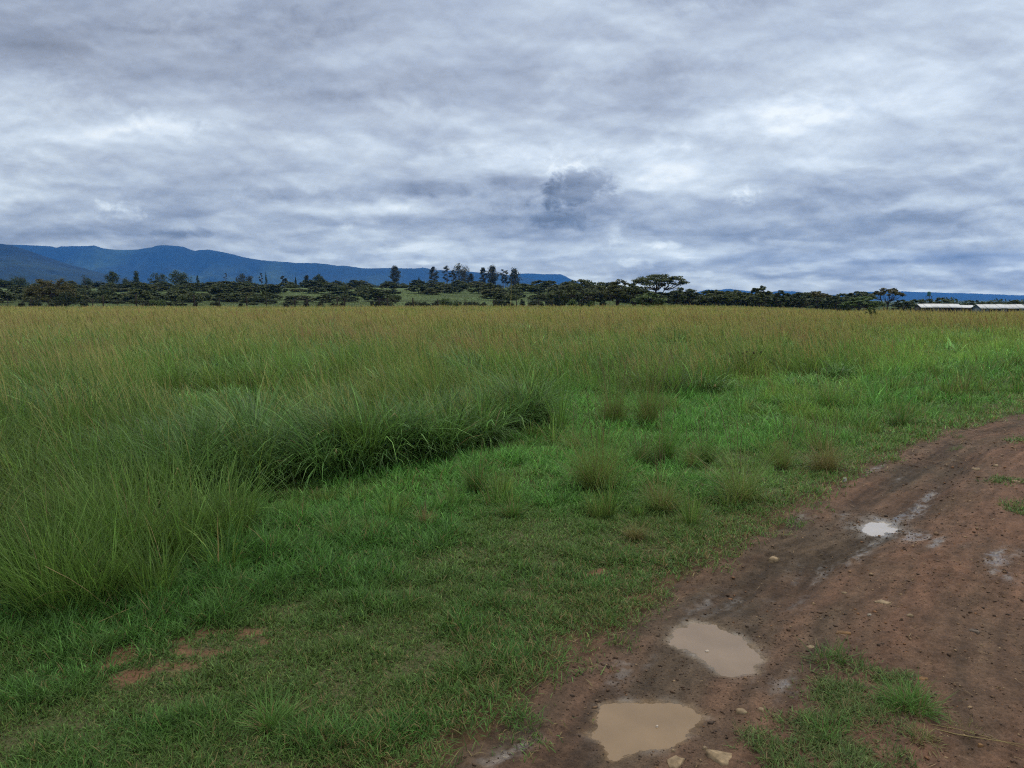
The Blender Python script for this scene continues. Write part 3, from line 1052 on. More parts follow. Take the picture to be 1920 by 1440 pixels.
LOWP = [tuple(G(u, v)[:2]) for u, v in [(1360, 830), (1660, 830), (1680, 745), (1600, 715), (1360, 715)]]


def build_tall():
    r = np.random.default_rng(211)
    B = Blades()
    # near, far, blades per m2, blade width, levels, blades per tussock, tussock radius
    bands = [(2.6, 5.0, 2300, .0052, 5, 160, .13), (5.0, 8.0, 1500, .0066, 5, 105, .14), (8.0, 12.0, 1000, .0075, 5, 76, .15), (12.0, 20.0, 430, .0115, 4, 40, .18), (20.0, 34.0, 150, .019, 4, 18, .22),
             (34.0, 60.0, 46, .032, 3, 8, .3), (60.0, 100.0, 15, .052, 3, 3, .4), (100.0, 170.0, 6.5, .080, 3, 2, .5)]
    for a, b, dens, w, K, per, rad in bands:
        cx, cy = wedge(r, a, b, dens / per, tmax=1.6 if b < 62 else .86)
        jx, jy = cx + 0.22 * pnoise(cx * 1.3, cy * 1.3, 3), cy + 0.22 * pnoise(cx * 1.3, cy * 1.3, 6)
        lim = 153 + 2.5 * pnoise(cx * 0.1, cy * 0.1, 77) + 14 * sstep(0.1, 0.3, cx / cy)
        gap = inpoly(jx, jy, GAP)
        bank = inpoly(jx, jy, BANK)
        keep = (inpoly(jx, jy, TALL) | ((track_s(jx, jy) > 3.6) & (cy < 62))) & (cy < lim) & ~(gap & (r.uniform(0, 1, len(cx)) < 0.55))
        cx, cy, gap, bank = cx[keep], cy[keep], gap[keep], bank[keep]
        if a == 5.0:                                                        # the dense front of the grass bank
            bl = np.array([G(u, v)[:2] for u, v in [(285, 940), (360, 934), (430, 930), (520, 912), (600, 906), (660, 895), (760, 872), (830, 862), (885, 846), (915, 818), (965, 812), (1008, 794)]])
            sl = np.concatenate([[0], np.cumsum(np.hypot(*np.diff(bl, axis=0).T))])
            for row in range(4):
                t_ = np.arange(0, sl[-1], .155) + r.uniform(-.06, .06, len(np.arange(0, sl[-1], .155)))
                px_, py_ = np.interp(t_, sl, bl[:, 0]), np.interp(t_, sl, bl[:, 1]) + .05 + row * .17
                cx = np.concatenate([cx, px_ + r.normal(0, .03, len(t_))])
                cy = np.concatenate([cy, py_ + r.normal(0, .05, len(t_)) + .05 * pnoise(t_ * 1.7, t_ * 0 + row, 5)])
            k0 = len(cx) - len(bank)
            bank, gap = np.concatenate([bank, np.ones(k0, bool)]), np.concatenate([gap, np.zeros(k0, bool)])
        N = len(cx)
        if N == 0:
            continue
        ratio = cx / cy
        edge = np.maximum(sstep(0.0, 0.7, polydist(cx, cy, TALL)), sstep(3.6, 4.2, track_s(cx, cy))) if b < 13 else np.ones(N)
        far = sstep(14, 48, cy)
        right = np.maximum(sstep(0.40, 0.56, ratio) * (1 - sstep(20, 46, cy)), .75 * inpoly(cx, cy, LOWP))          # lush low strip on the right
        # what each tussock is: fine and seeding, or broad and drooping
        broad = (fbm(cx * .55 + 31, cy * .55, 3, 141) > .36) | (bank & (r.uniform(0, 1, N) < .8)) | (gap & (r.uniform(0, 1, N) < .5))
        broad &= cy < 40
        front = bank & (r.uniform(0, 1, N) < .9)
        hgt = np.clip(0.60 + 0.20 * fbm(cx * 0.5, cy * 0.5, 3, 145), 0.36, 0.92) * np.exp(r.normal(0, .17, N))
        hgt *= (1 - .3 * sstep(45, 100, cy) * (1 - 1.9 * sstep(.42, .5, cx / cy))) * (1 - .4 * inpoly(cx, cy, LOWP))
        hgt *= np.where(gap, .5, 1) * np.where(front, 1.08, .74 + .26 * edge) * (1 - .34 * right) * np.where(broad, 1.02, 1)
        patch = np.clip(0.5 + 0.95 * fbm(cx * 0.16, cy * 0.11, 3, 151), 0, 1)   # drifts of ripe heads
        lush = np.clip(0.5 + 0.75 * fbm(cx * 0.33 + 9, cy * 0.25, 3, 161) + .35 * right + r.normal(0, .2, N), 0, 1)
        tone = np.exp(r.normal(0, .13, N))
        sf = (0.07 + 0.21 * sstep(6, 30, cy)) * (.3 + 1.1 * patch) * (1 - .85 * right) * (.04 + .96 * sstep(5.0, 9.5, cy)) * np.where(broad, .15, 1)
        wind = np.pi + r.normal(0, .6, N)
        cnt = np.maximum(1, per * np.exp(r.normal(0, .4, N)) * np.where(bank, 1.0, 1)).astype(int)
        ix = np.repeat(np.arange(N), cnt)
        n = len(ix)
        ang, q = r.uniform(0, 6.283, n), np.sqrt(r.uniform(0, 1, n))
        rr = rad * np.repeat(np.exp(r.normal(0, .3, N)), cnt)
        x, y = cx[ix] + np.cos(ang) * q * rr, cy[ix] + np.sin(ang) * q * rr
        P = np.stack([x, y, ground_z(x, y) - 0.01], -1)
        # direction: outwards from the tussock, drawn along by the wind
        vx = np.cos(ang) * q * .9 + np.cos(wind[ix]) * .45 + r.normal(0, .42, n)
        vy = np.sin(ang) * q * .9 + np.sin(wind[ix]) * .45 + r.normal(0, .42, n)
        az, mag = np.arctan2(vy, vx), np.hypot(vx, vy)
        stalk = r.uniform(0, 1, n) < sf[ix]
        # ---- leaves
        i = ~stalk
        k_, m = ix[i], int(i.sum())
        br = broad[k_]
        L = hgt[k_] * r.uniform(0.55, 1.2, m)
        tilt = np.clip(.05 + .26 * mag[i] * r.uniform(.4, 1.3, m), 0, .9)
        bend = np.abs(r.normal(0.75, 0.45, m)) + np.where(br, r.uniform(.3, 1.2, m), 0)
        g1, g2, ol = np.array([0.050, 0.122, 0.022]), np.array([0.108, 0.225, 0.040]), np.array([0.27, 0.275, 0.065])
        t = r.uniform(0, 1, (m, 1))
        c = lerpc(g1, g2, .55 * t + .45 * lush[k_][:, None])
        c = lerpc(c, ol, np.clip((.06 + .62 * far[k_] + .30 * (1 - lush[k_]) * (1 - far[k_])) * r.uniform(.3, 1.25, m), 0, 1)[:, None])
        c = c * np.exp(r.normal(-.03, .30, (m, 1)))
        c = np.where(br[:, None], lerpc(np.array([.046, .112, .030]), np.array([.135, .25, .062]), t) * np.exp(r.normal(0, .35, (m, 1))), c) * tone[k_][:, None] * (1 + .5 * right[k_])[:, None] * (.90 + .26 * sstep(6, 15, cy[k_]) - .12 * sstep(18, 50, cy[k_]))[:, None]
        c = np.where((r.uniform(0, 1, m) < .012 + .07 * far[k_])[:, None], np.array([.30, .23, .10]) * r.uniform(.6, 1.1, (m, 1)), c)
        prof = {5: [0.7, 1.0, 0.9, 0.6, 0], 4: [0.8, 1.0, 0.7, 0], 3: [0.9, 0.9, 0]}[K]
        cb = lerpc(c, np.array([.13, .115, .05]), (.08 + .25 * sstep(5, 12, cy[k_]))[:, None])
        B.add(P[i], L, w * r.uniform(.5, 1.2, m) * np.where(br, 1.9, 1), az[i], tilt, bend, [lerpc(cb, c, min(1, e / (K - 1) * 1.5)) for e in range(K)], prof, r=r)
        # ---- seed stalks
        i = stalk
        k_, m = ix[i], int(i.sum())
        if m == 0:
            continue
        L = hgt[k_] * r.uniform(1.0, 1.5, m)
        az2 = np.arctan2(vy[i] * .6 + .8 * np.sin(wind[k_]), vx[i] * .6 + .8 * np.cos(wind[k_]))
        st = np.array([.21, .195, .065]) * r.uniform(.8, 1.2, (m, 1))
        hd = lerpc(np.array([.31, .26, .085]), np.array([.40, .36, .12]), r.uniform(0, 1, (m, 1)))
        red = (r.uniform(0, 1, m) < .04 + .5 * sstep(.5, .95, patch[k_]))[:, None]
        hd = np.where(red, np.array([.28, .175, .078]) * r.uniform(.8, 1.15, (m, 1)), hd)
        dk = (r.uniform(0, 1, m) < .05)[:, None]
        hd = np.where(dk, np.array([.06, .045, .025]), hd)
        prof, cols = [.35, .32, .30, .7, .85, 0], [st, st, st, hd, hd, hd]
        if K == 3:
            prof, cols = [.45, .5, 1.0, 0], [st, st, hd, hd]
        B.add(P[i], L, w * r.uniform(.45, .85, m) * (.75 + .35 * far[k_]), az2, np.abs(r.normal(.10, .10, m)), np.abs(r.normal(.5, .25, m)), cols, prof, r=r)
    o = B.build('tall_grass')
    tag(o, 'tall seeding grass, green below and tan at the heads, filling the field', 'grass', kind='stuff')


def build_pasture():
    """low green grass between the bushes beyond the fence"""
    r = np.random.default_rng(221)
    B = Blades()
    n = 120000
    y = np.sqrt(r.uniform(155.0 ** 2, 330.0 ** 2, n))
    x = y * r.uniform(-0.8, 0.8, n)
    P = np.stack([x, y, ground_z(x, y) - 0.02], -1)
    t = np.clip(0.5 + fbm(x * 0.04, y * 0.04, 3, 81) + r.normal(0, .2, n), 0, 1)[:, None]
    c = lerpc(np.array([0.06, 0.09, 0.028]), np.array([0.12, 0.155, 0.048]), t)
    B.add(P, r.uniform(.12, .3, n), np.full(n, .13), r.uniform(0, 6.3, n), np.abs(r.normal(.1, .2, n)), np.abs(r.normal(.5, .3, n)), [c * 0.9, c, c], [1, .9, 0], r=r)
    o = B.build('pasture_grass')
    tag(o, 'low pale green grass between the scrub bushes beyond the fence', 'grass', kind='stuff')


def tuft(name, p, nb, h, rad, cols, seed, spread=0.5, w=0.004, dryfrac=0.15, stalks=6, mat=None, sub=1):
    r = np.random.default_rng(seed)
    B = Blades()
    # a few crowded shoots, each leaning its own way
    nsub = sub
    sa, sq = r.uniform(0, 6.283, nsub), np.sqrt(r.uniform(0, 1, nsub)) * (.0 if nsub == 1 else .55)
    scx, scy = np.cos(sa) * sq * rad, np.sin(sa) * sq * rad
    sh = np.exp(r.normal(0, .32, nsub))
    sl, sz_ = r.uniform(0, 6.283, nsub), r.uniform(0, .45, nsub)
    k = r.integers(0, nsub, nb)
    a = r.uniform(0, 2 * np.pi, nb)
    q = np.sqrt(r.uniform(0, 1, nb))
    rr = rad * q * (1 if nsub == 1 else .62)
    P = np.stack([scx[k] + np.cos(a) * rr, scy[k] + np.sin(a) * rr, np.full(nb, -0.008)], -1)
    vx = np.cos(a) * q + np.cos(sl[k]) * sz_[k] + r.normal(0, .45, nb)
    vy = np.sin(a) * q + np.sin(sl[k]) * sz_[k] + r.normal(0, .45, nb)
    az, q = np.arctan2(vy, vx), np.hypot(vx, vy)
    h = h * sh[k]
    tilt = np.clip(q * spread * r.uniform(0.3, 1.4, nb) + r.normal(0, .12, nb), 0, 1.4)
    bend = np.abs(r.normal(0.55 if nsub == 3 else .85, 0.4, nb))
    L = h * r.uniform(0.3, 1.15, nb)
    g1, g2 = np.array(cols[0]), np.array(cols[1])
    c = lerpc(g1, g2, r.uniform(0, 1, (nb, 1)))
    dry = (r.uniform(0, 1, nb) < dryfrac)[:, None]
    c = np.where(dry, np.array([0.26, 0.19, 0.09]) * r.uniform(.6, 1.1, (nb, 1)), c)
    cb = lerpc(c, np.array([0.16, 0.13, 0.055]), 0.3)
    B.add(P, L, w * r.uniform(.6, 1.1, nb), az, tilt, bend, [cb, c, c, c], [0.7, 1, 0.75, 0], r=r)
    if stalks:
        m = stalks
        a = r.uniform(0, 2 * np.pi, m)
        P = np.stack([np.cos(a) * rad * .4, np.sin(a) * rad * .4, np.zeros(m)], -1)
        st = np.array([0.20, 0.16, 0.075]) * r.uniform(.7, 1.2, (m, 1))
        hd = np.array([0.13, 0.095, 0.055]) * r.uniform(.7, 1.2, (m, 1))
        B.add(P, np.mean(h) * r.uniform(1.1, 1.7, m), np.full(m, w * 1.2), a, np.abs(r.normal(.15, .2, m)), np.abs(r.normal(.3, .2, m)), [st, st, st, hd, hd, hd], [.5, .45, .4, 1, 1, 0], r=r)
    o = B.build(name, mat)
    o.location = p
    return o


GREEN, OLIVE, STRAW, BRIGHT, DARK = [(0.07, .155, .03), (.13, .25, .052)], [(0.10, .175, .038), (.19, .26, .066)], [(0.13, .15, .048), (.24, .21, .08)], [(0.065, .155, .026), (.11, .225, .045)], [(0.058, .13, .028), (.11, .21, .048)]
TUFTS = [  # u, v base, height px, half width px, blades, palette, spread, stalks, label
    (893, 925, 62, 16, 260, DARK, .35, 4, 'narrow dark grass tuft standing just off the corner of the tall grass'),
    (1118, 920, 88, 36, 520, OLIVE, .65, 14, 'broad spiky grass tussock with straw base in the middle of the turf'),
    (1205, 876, 60, 26, 300, DARK, .45, 8, 'dark tussock with thin seed stalks behind the broad spiky tussock'),
    (1248, 872, 58, 22, 260, GREEN, .4, 5, 'green tussock close on the right of the dark stalky one'),
    (1322, 870, 46, 18, 170, DARK, .4, 10, 'small dark tussock of upright stalks in the middle of the turf row'),
    (1290, 880, 36, 14, 120, OLIVE, .5, 3, 'low brownish tuft between the green tussock and the stalky one'),
    (1470, 878, 55, 30, 240, OLIVE, .6, 10, 'loose olive tussock left of the straw coloured one'),
    (1550, 882, 66, 34, 330, STRAW, .9, 16, 'splayed straw coloured tussock at the edge of the bare track verge'),
    (1385, 940, 60, 44, 330, OLIVE, .95, 6, 'wide pale tussock fanning out flat near the track edge'),
    (1240, 955, 52, 36, 280, OLIVE, .9, 8, 'fanned tussock with two tall straws, left of the wide pale one'),
    (1190, 1012, 32, 26, 220, STRAW, .9, 2, 'low brown centred tuft in turf above the track'),
    (960, 968, 34, 26, 220, BRIGHT, .8, 2, 'low bright tuft below the narrow dark tuft'),
    (690, 1005, 40, 28, 260, GREEN, .7, 2, 'soft green tuft in the turf below the dark grass bank'),
    (630, 1015, 36, 24, 220, GREEN, .8, 1, 'small tuft left of the soft green tuft under the dark bank'),
    (800, 985, 34, 22, 150, STRAW, .7, 5, 'sparse yellowing tuft between the soft green tuft and the bright one'),
    (1015, 865, 20, 22, 140, DARK, .9, 0, 'tiny dark clump on the pale turf right of the tall grass'),
    (1030, 760, 36, 30, 300, DARK, .6, 2, 'rounded dark tussock in the notch of the tall grass'),
    (1260, 745, 52, 40, 420, [(0.07, .115, .06), (.11, .16, .085)], .8, 2, 'grey green drooping tussock at the back of the clearing'),
    (1150, 800, 58, 30, 280, OLIVE, .4, 14, 'upright stalky tussock in the clearing'),
    (1215, 805, 84, 22, 260, OLIVE, .3, 22, 'tallest tan stalks standing in the clearing'),
    (1075, 850, 46, 20, 120, OLIVE, .5, 6, 'thin tuft of pale stalks in the pale turf'),
    (510, 1360, 40, 60, 300, GREEN, 1.0, 0, 'wide fresh green tuft in the foreground turf'),
    (1545, 770, 40, 40, 300, BRIGHT, .7, 4, 'yellow green tussock near the far bend of the track'),
    (1690, 800, 34, 34, 240, DARK, .8, 2, 'dark low tussock above the far track edge'),
]
TRACK_TUFTS = [
    (1570, 1240, 36, 34, 520, DARK, .8, 0, 'dark green tuft at the top of the grassy median'),
    (1625, 1248, 16, 26, 220, DARK, 1.1, 0, 'low flat tuft trailing right of the dark median tuft'),
    (1690, 1330, 56, 46, 900, BRIGHT, .8, 0, 'bright lush tuft on the right side of the grassy median'),
    (1545, 1375, 46, 38, 620, BRIGHT, .8, 4, 'rounded yellow green tuft left in the grassy median'),
    (1733, 1402, 30, 28, 200, STRAW, .9, 2, 'pale dry tuft at the lower right end of the median'),
    (1800, 1372, 20, 34, 160, STRAW, 1.1, 2, 'flattened straw tuft at the root of the fallen stalk'),
    (1888, 955, 24, 30, 260, OLIVE, .9, 3, 'brownish tuft on the far part of the median'),
    (1910, 965, 16, 28, 240, DARK, 1.0, 0, 'dark tuft at the frame edge on the far median'),
    (1860, 908, 10, 34, 200, DARK, 1.1, 0, 'flat green tuft by the cream stones on the far bend'),
    (1790, 817, 14, 18, 140, DARK, .9, 0, 'small dark tuft on the straw strewn far track edge'),
    (1793, 838, 10, 18, 120, DARK, 1.0, 0, 'tiny dark tuft just below the straw strewn edge'),
]


def build_tufts():
    for i, (u, v, h, hw, nb, cols, sp, st, lab) in enumerate(TUFTS):
        p = G(u, v)
        k = math.hypot(p[1], CAMH) / F
        z = float(ground_z(p[0], p[1]))
        o = tuft('grass_tuft', (p[0], p[1], z), int(nb * 2.0), h * k * 1.42, hw * k * 0.62, cols, 500 + i, sp, max(.0035, .62 * k), .15, st, sub=3 if sp < .66 else 5)
        tag(o, lab, 'grass tuft', 'tufts standing in the turf')
    for i, (u, v, h, hw, nb, cols, sp, st, lab) in enumerate(TRACK_TUFTS):
        p = G(u, v)
        k = math.hypot(p[1], CAMH) / F
        z = float(track_z(np.array([p[0]]), np.array([p[1]]))[0])
        o = tuft('grass_tuft', (p[0], p[1], z), nb, h * k * 0.85, hw * k * 1.15, cols, 560 + i, sp + .45, max(.003, .55 * k), .1, st, sub=7 if i < 6 else 2)
        tag(o, lab, 'grass tuft', 'tufts growing on the track')


MEDIAN = [(1505, 1255), (1560, 1240), (1640, 1262), (1700, 1268), (1735, 1300), (1735, 1340), (1700, 1365), (1740, 1400), (1700, 1440), (1680, 1500), (1340, 1500), (1390, 1440), (1385, 1365),
          (1420, 1345), (1500, 1330), (1485, 1300)]


def build_median():
    r = np.random.default_rng(231)
    poly = [tuple(G(u, v)[:2]) for u, v in MEDIAN]
    B = Blades()
    P = np.array(poly)
    n = 64000
    x, y = r.uniform(P[:, 0].min() - .2, P[:, 0].max() + .2, n), r.uniform(P[:, 1].min() - .2, P[:, 1].max() + .2, n)
    far_ = [[tuple(G(u, v)[:2]) for u, v in q] for q in ([(1862, 950), (1900, 938), (1990, 950), (2000, 985), (1920, 975), (1880, 965)], [(1830, 905), (1870, 897), (1910, 905), (1960, 915), (1890, 918)],
                                                         [(1880, 822), (1990, 812), (2000, 835), (1890, 833)])]
    for q in far_:
        q_ = np.array(q)
        x = np.concatenate([x, r.uniform(q_[:, 0].min() - .1, q_[:, 0].max() + .1, 5000)])
        y = np.concatenate([y, r.uniform(q_[:, 1].min() - .1, q_[:, 1].max() + .1, 5000)])
    n = len(x)
    d = polydist(x, y, poly)
    for q in far_:
        d = np.maximum(d, polydist(x, y, q))
    d = d + 0.05 * fbm(x * 5, y * 5, 3, 171)
    cl = fbm(x * 6, y * 6, 3, 173)
    keep = r.uniform(0, 1, n) < sstep(-0.03, 0.10, d) * (0.25 + 0.75 * sstep(-0.3, 0.2, cl))
    x, y, cl = x[keep], y[keep], cl[keep]
    n = len(x)
    z = track_z(x, y) - 0.004
    g1, g2, ol, dry = np.array([0.058, 0.120, 0.030]), np.array([0.105, 0.20, 0.05]), np.array([0.13, 0.15, 0.052]), np.array([0.22, 0.17, 0.08])
    c = lerpc(g1, g2, r.uniform(0, 1, (n, 1)))
    c = lerpc(c, ol, r.uniform(0, .9, (n, 1)))
    c = c * np.exp(r.normal(0, .3, (n, 1)))
    c = np.where((r.uniform(0, 1, n) < .10)[:, None], dry, c)
    B.add(np.stack([x, y, z], -1), r.uniform(.022, .055, n) * (1 + .4 * cl), .0011 * np.maximum(y, 2.8) * r.uniform(.7, 1.3, n), r.uniform(0, 6.3, n), r.uniform(.3, 1.3, n), r.uniform(.2, 1.1, n),
          [c * .92, c, c, c], [.8, 1, .7, 0], r=r)
    o = B.build('median_grass')
    tag(o, 'creeping green grass on the middle strip of the dirt track', 'grass', kind='stuff')


def build_litter():
    """straw bits on the track, and the single fallen stalks"""
    r = np.random.default_rng(241)
    B = Blades()
    n = 900
    y = np.concatenate([r.uniform(2.2, 7, 450), r.uniform(7.5, 11.5, 450)])
    s = np.concatenate([r.uniform(-.35, 2.4, 450), np.abs(r.normal(0.25, .4, 450))])
    x = s / .72 + np.interp(y, EY, EX)
    ok = np.ones(n, bool)
    for P in PUDDLES:
        ok &= polydist(x, y, P) < -0.03
    x, y = x[ok], y[ok]
    n = len(x)
    c = np.array([0.30, 0.21, 0.11]) * r.uniform(.45, 1.15, (n, 1))
    B.add(np.stack([x, y, track_z(x, y) + .006], -1), r.uniform(.015, .07, n) * (1 + .16 * (y > 7) * y), np.maximum(.0025, .0008 * y), r.uniform(0, 6.3, n), np.full(n, 1.52), r.normal(0, .06, n), [c, c, c], [.8, 1, 0], r=r)
    o = B.build('straw_litter')
    tag(o, 'dry straw bits strewn over the bare track', 'litter', kind='stuff')
    for pts, rad, lab in [([(1735, 1362), (1790, 1376), (1850, 1386), (1925, 1397)], .0032, 'long yellow straw stalk lying across the right hand rut'),
                          ([(1745, 1358), (1800, 1368), (1860, 1384), (1925, 1404)], .0022, 'thinner straw lying beside the long yellow stalk'),
                          ([(175, 1171), (215, 1153), (255, 1136), (292, 1122)], .0030, 'pale bent stem lying on the turf below the left tall grass'),
                          ([(85, 1062), (130, 1085), (165, 1108), (214, 1147)], .0024, 'arching dry stem hanging out of the left tall grass')]:
        m = MB()
        Q = []
        for k, (u, v) in enumerate(pts):
            z = 0.02 if u > 600 else 0.06
            if lab.startswith('arching'):
                z = (0.42, .36, .24, .06)[k]
            Q.append(G(u, v, z))
        m.tube(Q, [rad * .6, rad * .6, rad * .5, rad * .3], 5, (0.24, 0.19, 0.085))
        o = m.build('straw_stalk', M_WOOD)
        tag(o, lab, 'straw stalk', 'single fallen stalks')


def build_weed():
    # brown-headed weed standing in the tall grass
    base = AT(1395, 700, 17.0)
    base[2] = float(ground_z(base[0], base[1]))
    root = empty('seed_head_weed', base)
    tag(root, 'dead weed with round blackish seed heads poking out of the tall grass', 'weed')
    r = np.random.default_rng(251)
    for (u, v) in [(1368, 665), (1374, 668), (1384, 661), (1386, 672), (1393, 663), (1399, 668), (1401, 660), (1413, 662), (1424, 664), (1427, 660), (1408, 674)]:
        m, h = MB(), MB()
        q = AT(u, v, 17.0 + r.uniform(-.2, .2)) - base
        m.tube([(0, 0, 0), (q[0] * .35, q[1] * .35, q[2] * .55), q], [.006, .005, .003], 4, (.06, .05, .03))
        h.tube([q + (0, 0, -.028), q + (0, 0, -.014), q + (0, 0, .014), q + (0, 0, .028)], [.008, .028, .028, .008], 7, (.028, .02, .016))
        st = m.build('stem', M_WOOD, root)
        h.build('seed_head', M_WOOD, st)


# ------------------------------------------------------------------ trees
def leaf_cloud(r, cen, rad, n, size, cols, flat=0.5, up=0.35):
    """n leaf sprays (quads) in an ellipsoid shell-ish volume; cen (3,), rad (3,)"""
    d = r.normal(0, 1, (n, 3))
    d /= np.linalg.norm(d, axis=1)[:, None]
    q = r.uniform(0, 1, (n, 1)) ** 0.45
    P = np.asarray(cen) + d * q * np.asarray(rad)
    nrm = r.normal(0, 1, (n, 3)) * (1 - flat) + np.array([0, 0, 1.0]) * flat * 1.6
    nrm /= np.linalg.norm(nrm, axis=1)[:, None]
    a = np.cross(nrm, r.normal(0, 1, (n, 3)))
    a /= np.linalg.norm(a, axis=1)[:, None] + 1e-9
    b = np.cross(nrm, a)
    s = size * r.uniform(.6, 1.4, (n, 1))
    e = r.uniform(.45, .9, (n, 1))
    V = np.stack([P - a * s, P - b * s * e, P + a * s * r.uniform(.7, 1.2, (n, 1)), P + b * s * e], 1).reshape(-1, 3)
    c = lerpc(np.array(cols[0]), np.array(cols[1]), r.uniform(0, 1, (n, 1))) * r.uniform(.85, 1.15)
    return V, np.repeat(c, 4, 0)


class Crown:
    def __init__(self):
        self.V, self.C = [], []

    def add(self, VC):
        self.V.append(VC[0])
        self.C.append(VC[1])

    def mesh(self, name, parent=None, link=True):
        V, C = np.concatenate(self.V), np.concatenate(self.C)
        f = np.arange(len(V)).reshape(-1, 4)
        return np_mesh(name, V, f, M_LEAF, C, False, None, parent, link)


BARK_D, BARK_P = (.055, .042, .034), (.16, .13, .11)
L_ACA = [(.044, .062, .022), (.092, .110, .036)]
L_BROWN = [(.070, .070, .026), (.115, .105, .038)]
L_LIGHT = [(.055, .092, .026), (.10, .145, .040)]
L_DARK = [(.034, .052, .020), (.068, .090, .032)]
L_BUSH = [(.016, .027, .011), (.034, .05, .019)]
L_EUC = [(.030, .040, .026), (.060, .066, .040)]


def acacia(h, w, seed, cols, npad=26, zmin=0.55, stems=3, leaf=0.17, nleaf=115, dome=0.3, fork=0.34, lean=0.0, padr=0.17, bark=BARK_D, gapp=0.0, padh=0.05):
    """flat-topped thorn tree: stems fork into limbs that each carry a flat pad of leaves; base at the origin"""
    r = np.random.default_rng(seed)
    tr, cr = MB(), Crown()
    Rw = w / 2
    forks = []
    a0 = r.uniform(0, 6.28)
    for k in range(stems):
        a = a0 + 2 * math.pi * k / stems + r.normal(0, .3)
        fz = h * fork * r.uniform(.8, 1.25)
        rr = Rw * r.uniform(.16, .34) if stems > 1 else Rw * .06
        top = np.array([math.cos(a) * rr + lean * fz, math.sin(a) * rr, fz])
        rad = h * .026 * (1.35 if stems == 1 else 1)
        tr.tube([(math.cos(a) * rad * 1.2, math.sin(a) * rad * 1.2, -.3), top * np.array([.35, .35, .45]) + r.normal(0, .03 * h, 3) * (1, 1, 0), top], [rad * 1.3, rad, rad * .75], 6, bark)
        forks.append((top, rad * .7))
    for k in range(npad):
        q = math.sqrt((k + .5) / npad)
        a = k * 2.39996 + r.normal(0, .35)
        rr = Rw * q * .88
        if r.uniform() < gapp:
            continue
        ztop = h * (1 - dome * q * q) - h * .05
        lay = r.uniform(0, 1) ** 1.8
        z = ztop - lay * (ztop - h * zmin) * (1 if zmin < .5 else .7)
        p = np.array([math.cos(a) * rr + lean * z * .9, math.sin(a) * rr, z])
        fk = min(forks, key=lambda f_: np.linalg.norm((f_[0] - p)[:2]))
        mid = fk[0] * .5 + p * .5 + np.array([0, 0, -h * .03 - .04 * h * q]) + r.normal(0, .025 * h, 3)
        if z > fk[0][2] * .8:
            tr.tube([fk[0], mid, p], [fk[1] * .65, fk[1] * .4, fk[1] * .12], 5, bark)
        pr = Rw * padr * r.uniform(.75, 1.35)
        cr.add(leaf_cloud(r, p + (0, 0, .01 * h), (pr, pr, max(.12, h * padh * r.uniform(.7, 1.4))), int(nleaf * r.uniform(.7, 1.3)), leaf, cols, .55))
    return tr, cr


def bushy(h, w, seed, cols, n=900, leaf=.15, lumps=10, bark=BARK_D):
    """dense shrub: overlapping leafy lumps down to the ground on a few stems"""
    r = np.random.default_rng(seed)
    tr, cr = MB(), Crown()
    for k in range(3):
        a = r.uniform(0, 6.28)
        tr.tube([(0, 0, -.2), (math.cos(a) * w * .1, math.sin(a) * w * .1, h * .35), (math.cos(a) * w * .22, math.sin(a) * w * .22, h * .7)], [h * .03, h * .02, h * .008], 5, bark)
    for k in range(lumps):
        a, q = r.uniform(0, 6.28), math.sqrt(r.uniform(0, 1))
        rr = w * .5 * q * .62
        z = h * r.uniform(.28, .72) * (1 - .35 * q)
        cr.add(leaf_cloud(r, (math.cos(a) * rr, math.sin(a) * rr, z), (w * r.uniform(.16, .27), w * r.uniform(.16, .27), h * r.uniform(.2, .3)), n // lumps, leaf, cols, .2))
    return tr, cr


def gum(h, w, seed, cols=L_EUC, clumps=14, bark=BARK_P, low=.35, nleaf=120, leaf=.2, trunks=1, round_=False):
    """tall gum: bare pale trunk, steep limbs, separate hanging leaf clumps"""
    r = np.random.default_rng(seed)
    tr, cr = MB(), Crown()
    for tk in range(trunks):
        ox = (tk - (trunks - 1) / 2) * w * .45
        oy = r.normal(0, w * .1)
        hh = h * (1 if tk == 0 else r.uniform(.82, .97))
        bend = r.normal(0, .03 * h, 2)
        tr.tube([(ox * .4, oy, -.4), (ox * .7 + bend[0] * .5, oy, hh * .45), (ox + bend[0], oy + bend[1], hh * .93)], [h * .018, h * .013, h * .004], 6, bark)
        m = clumps // trunks
        for k in range(m):
            z = hh * (low + (1 - low) * (k + .6) / m)
            prof = (math.sin(math.pi * min(1, (z / hh - low) / (1 - low) * .85 + .18)) * .8 + .2)
            a = k * 2.4 + r.normal(0, .6)
            rr = w * .5 * prof * r.uniform(.25, .95) / (1.25 if trunks > 1 else 1)
            if k == m - 1:
                rr = 0
            p = np.array([ox * (.6 + .4 * z / hh) + math.cos(a) * rr, oy + math.sin(a) * rr, z])
            b0 = np.array([ox * (.5 + .5 * z / hh) + bend[0] * z / hh, oy, max(z - rr * 1.3 - .08 * hh, hh * .25)])
            tr.tube([b0, b0 * .45 + p * .55 + (0, 0, .01 * h), p], [h * .006, h * .004, h * .002], 4, bark)
            s = w * r.uniform(.15, .27) * (1.2 if round_ else 1)
            cr.add(leaf_cloud(r, p, (s, s, s * (.8 if round_ else .6)), int(nleaf * r.uniform(.6, 1.3)), leaf, cols, .25))
    return tr, cr


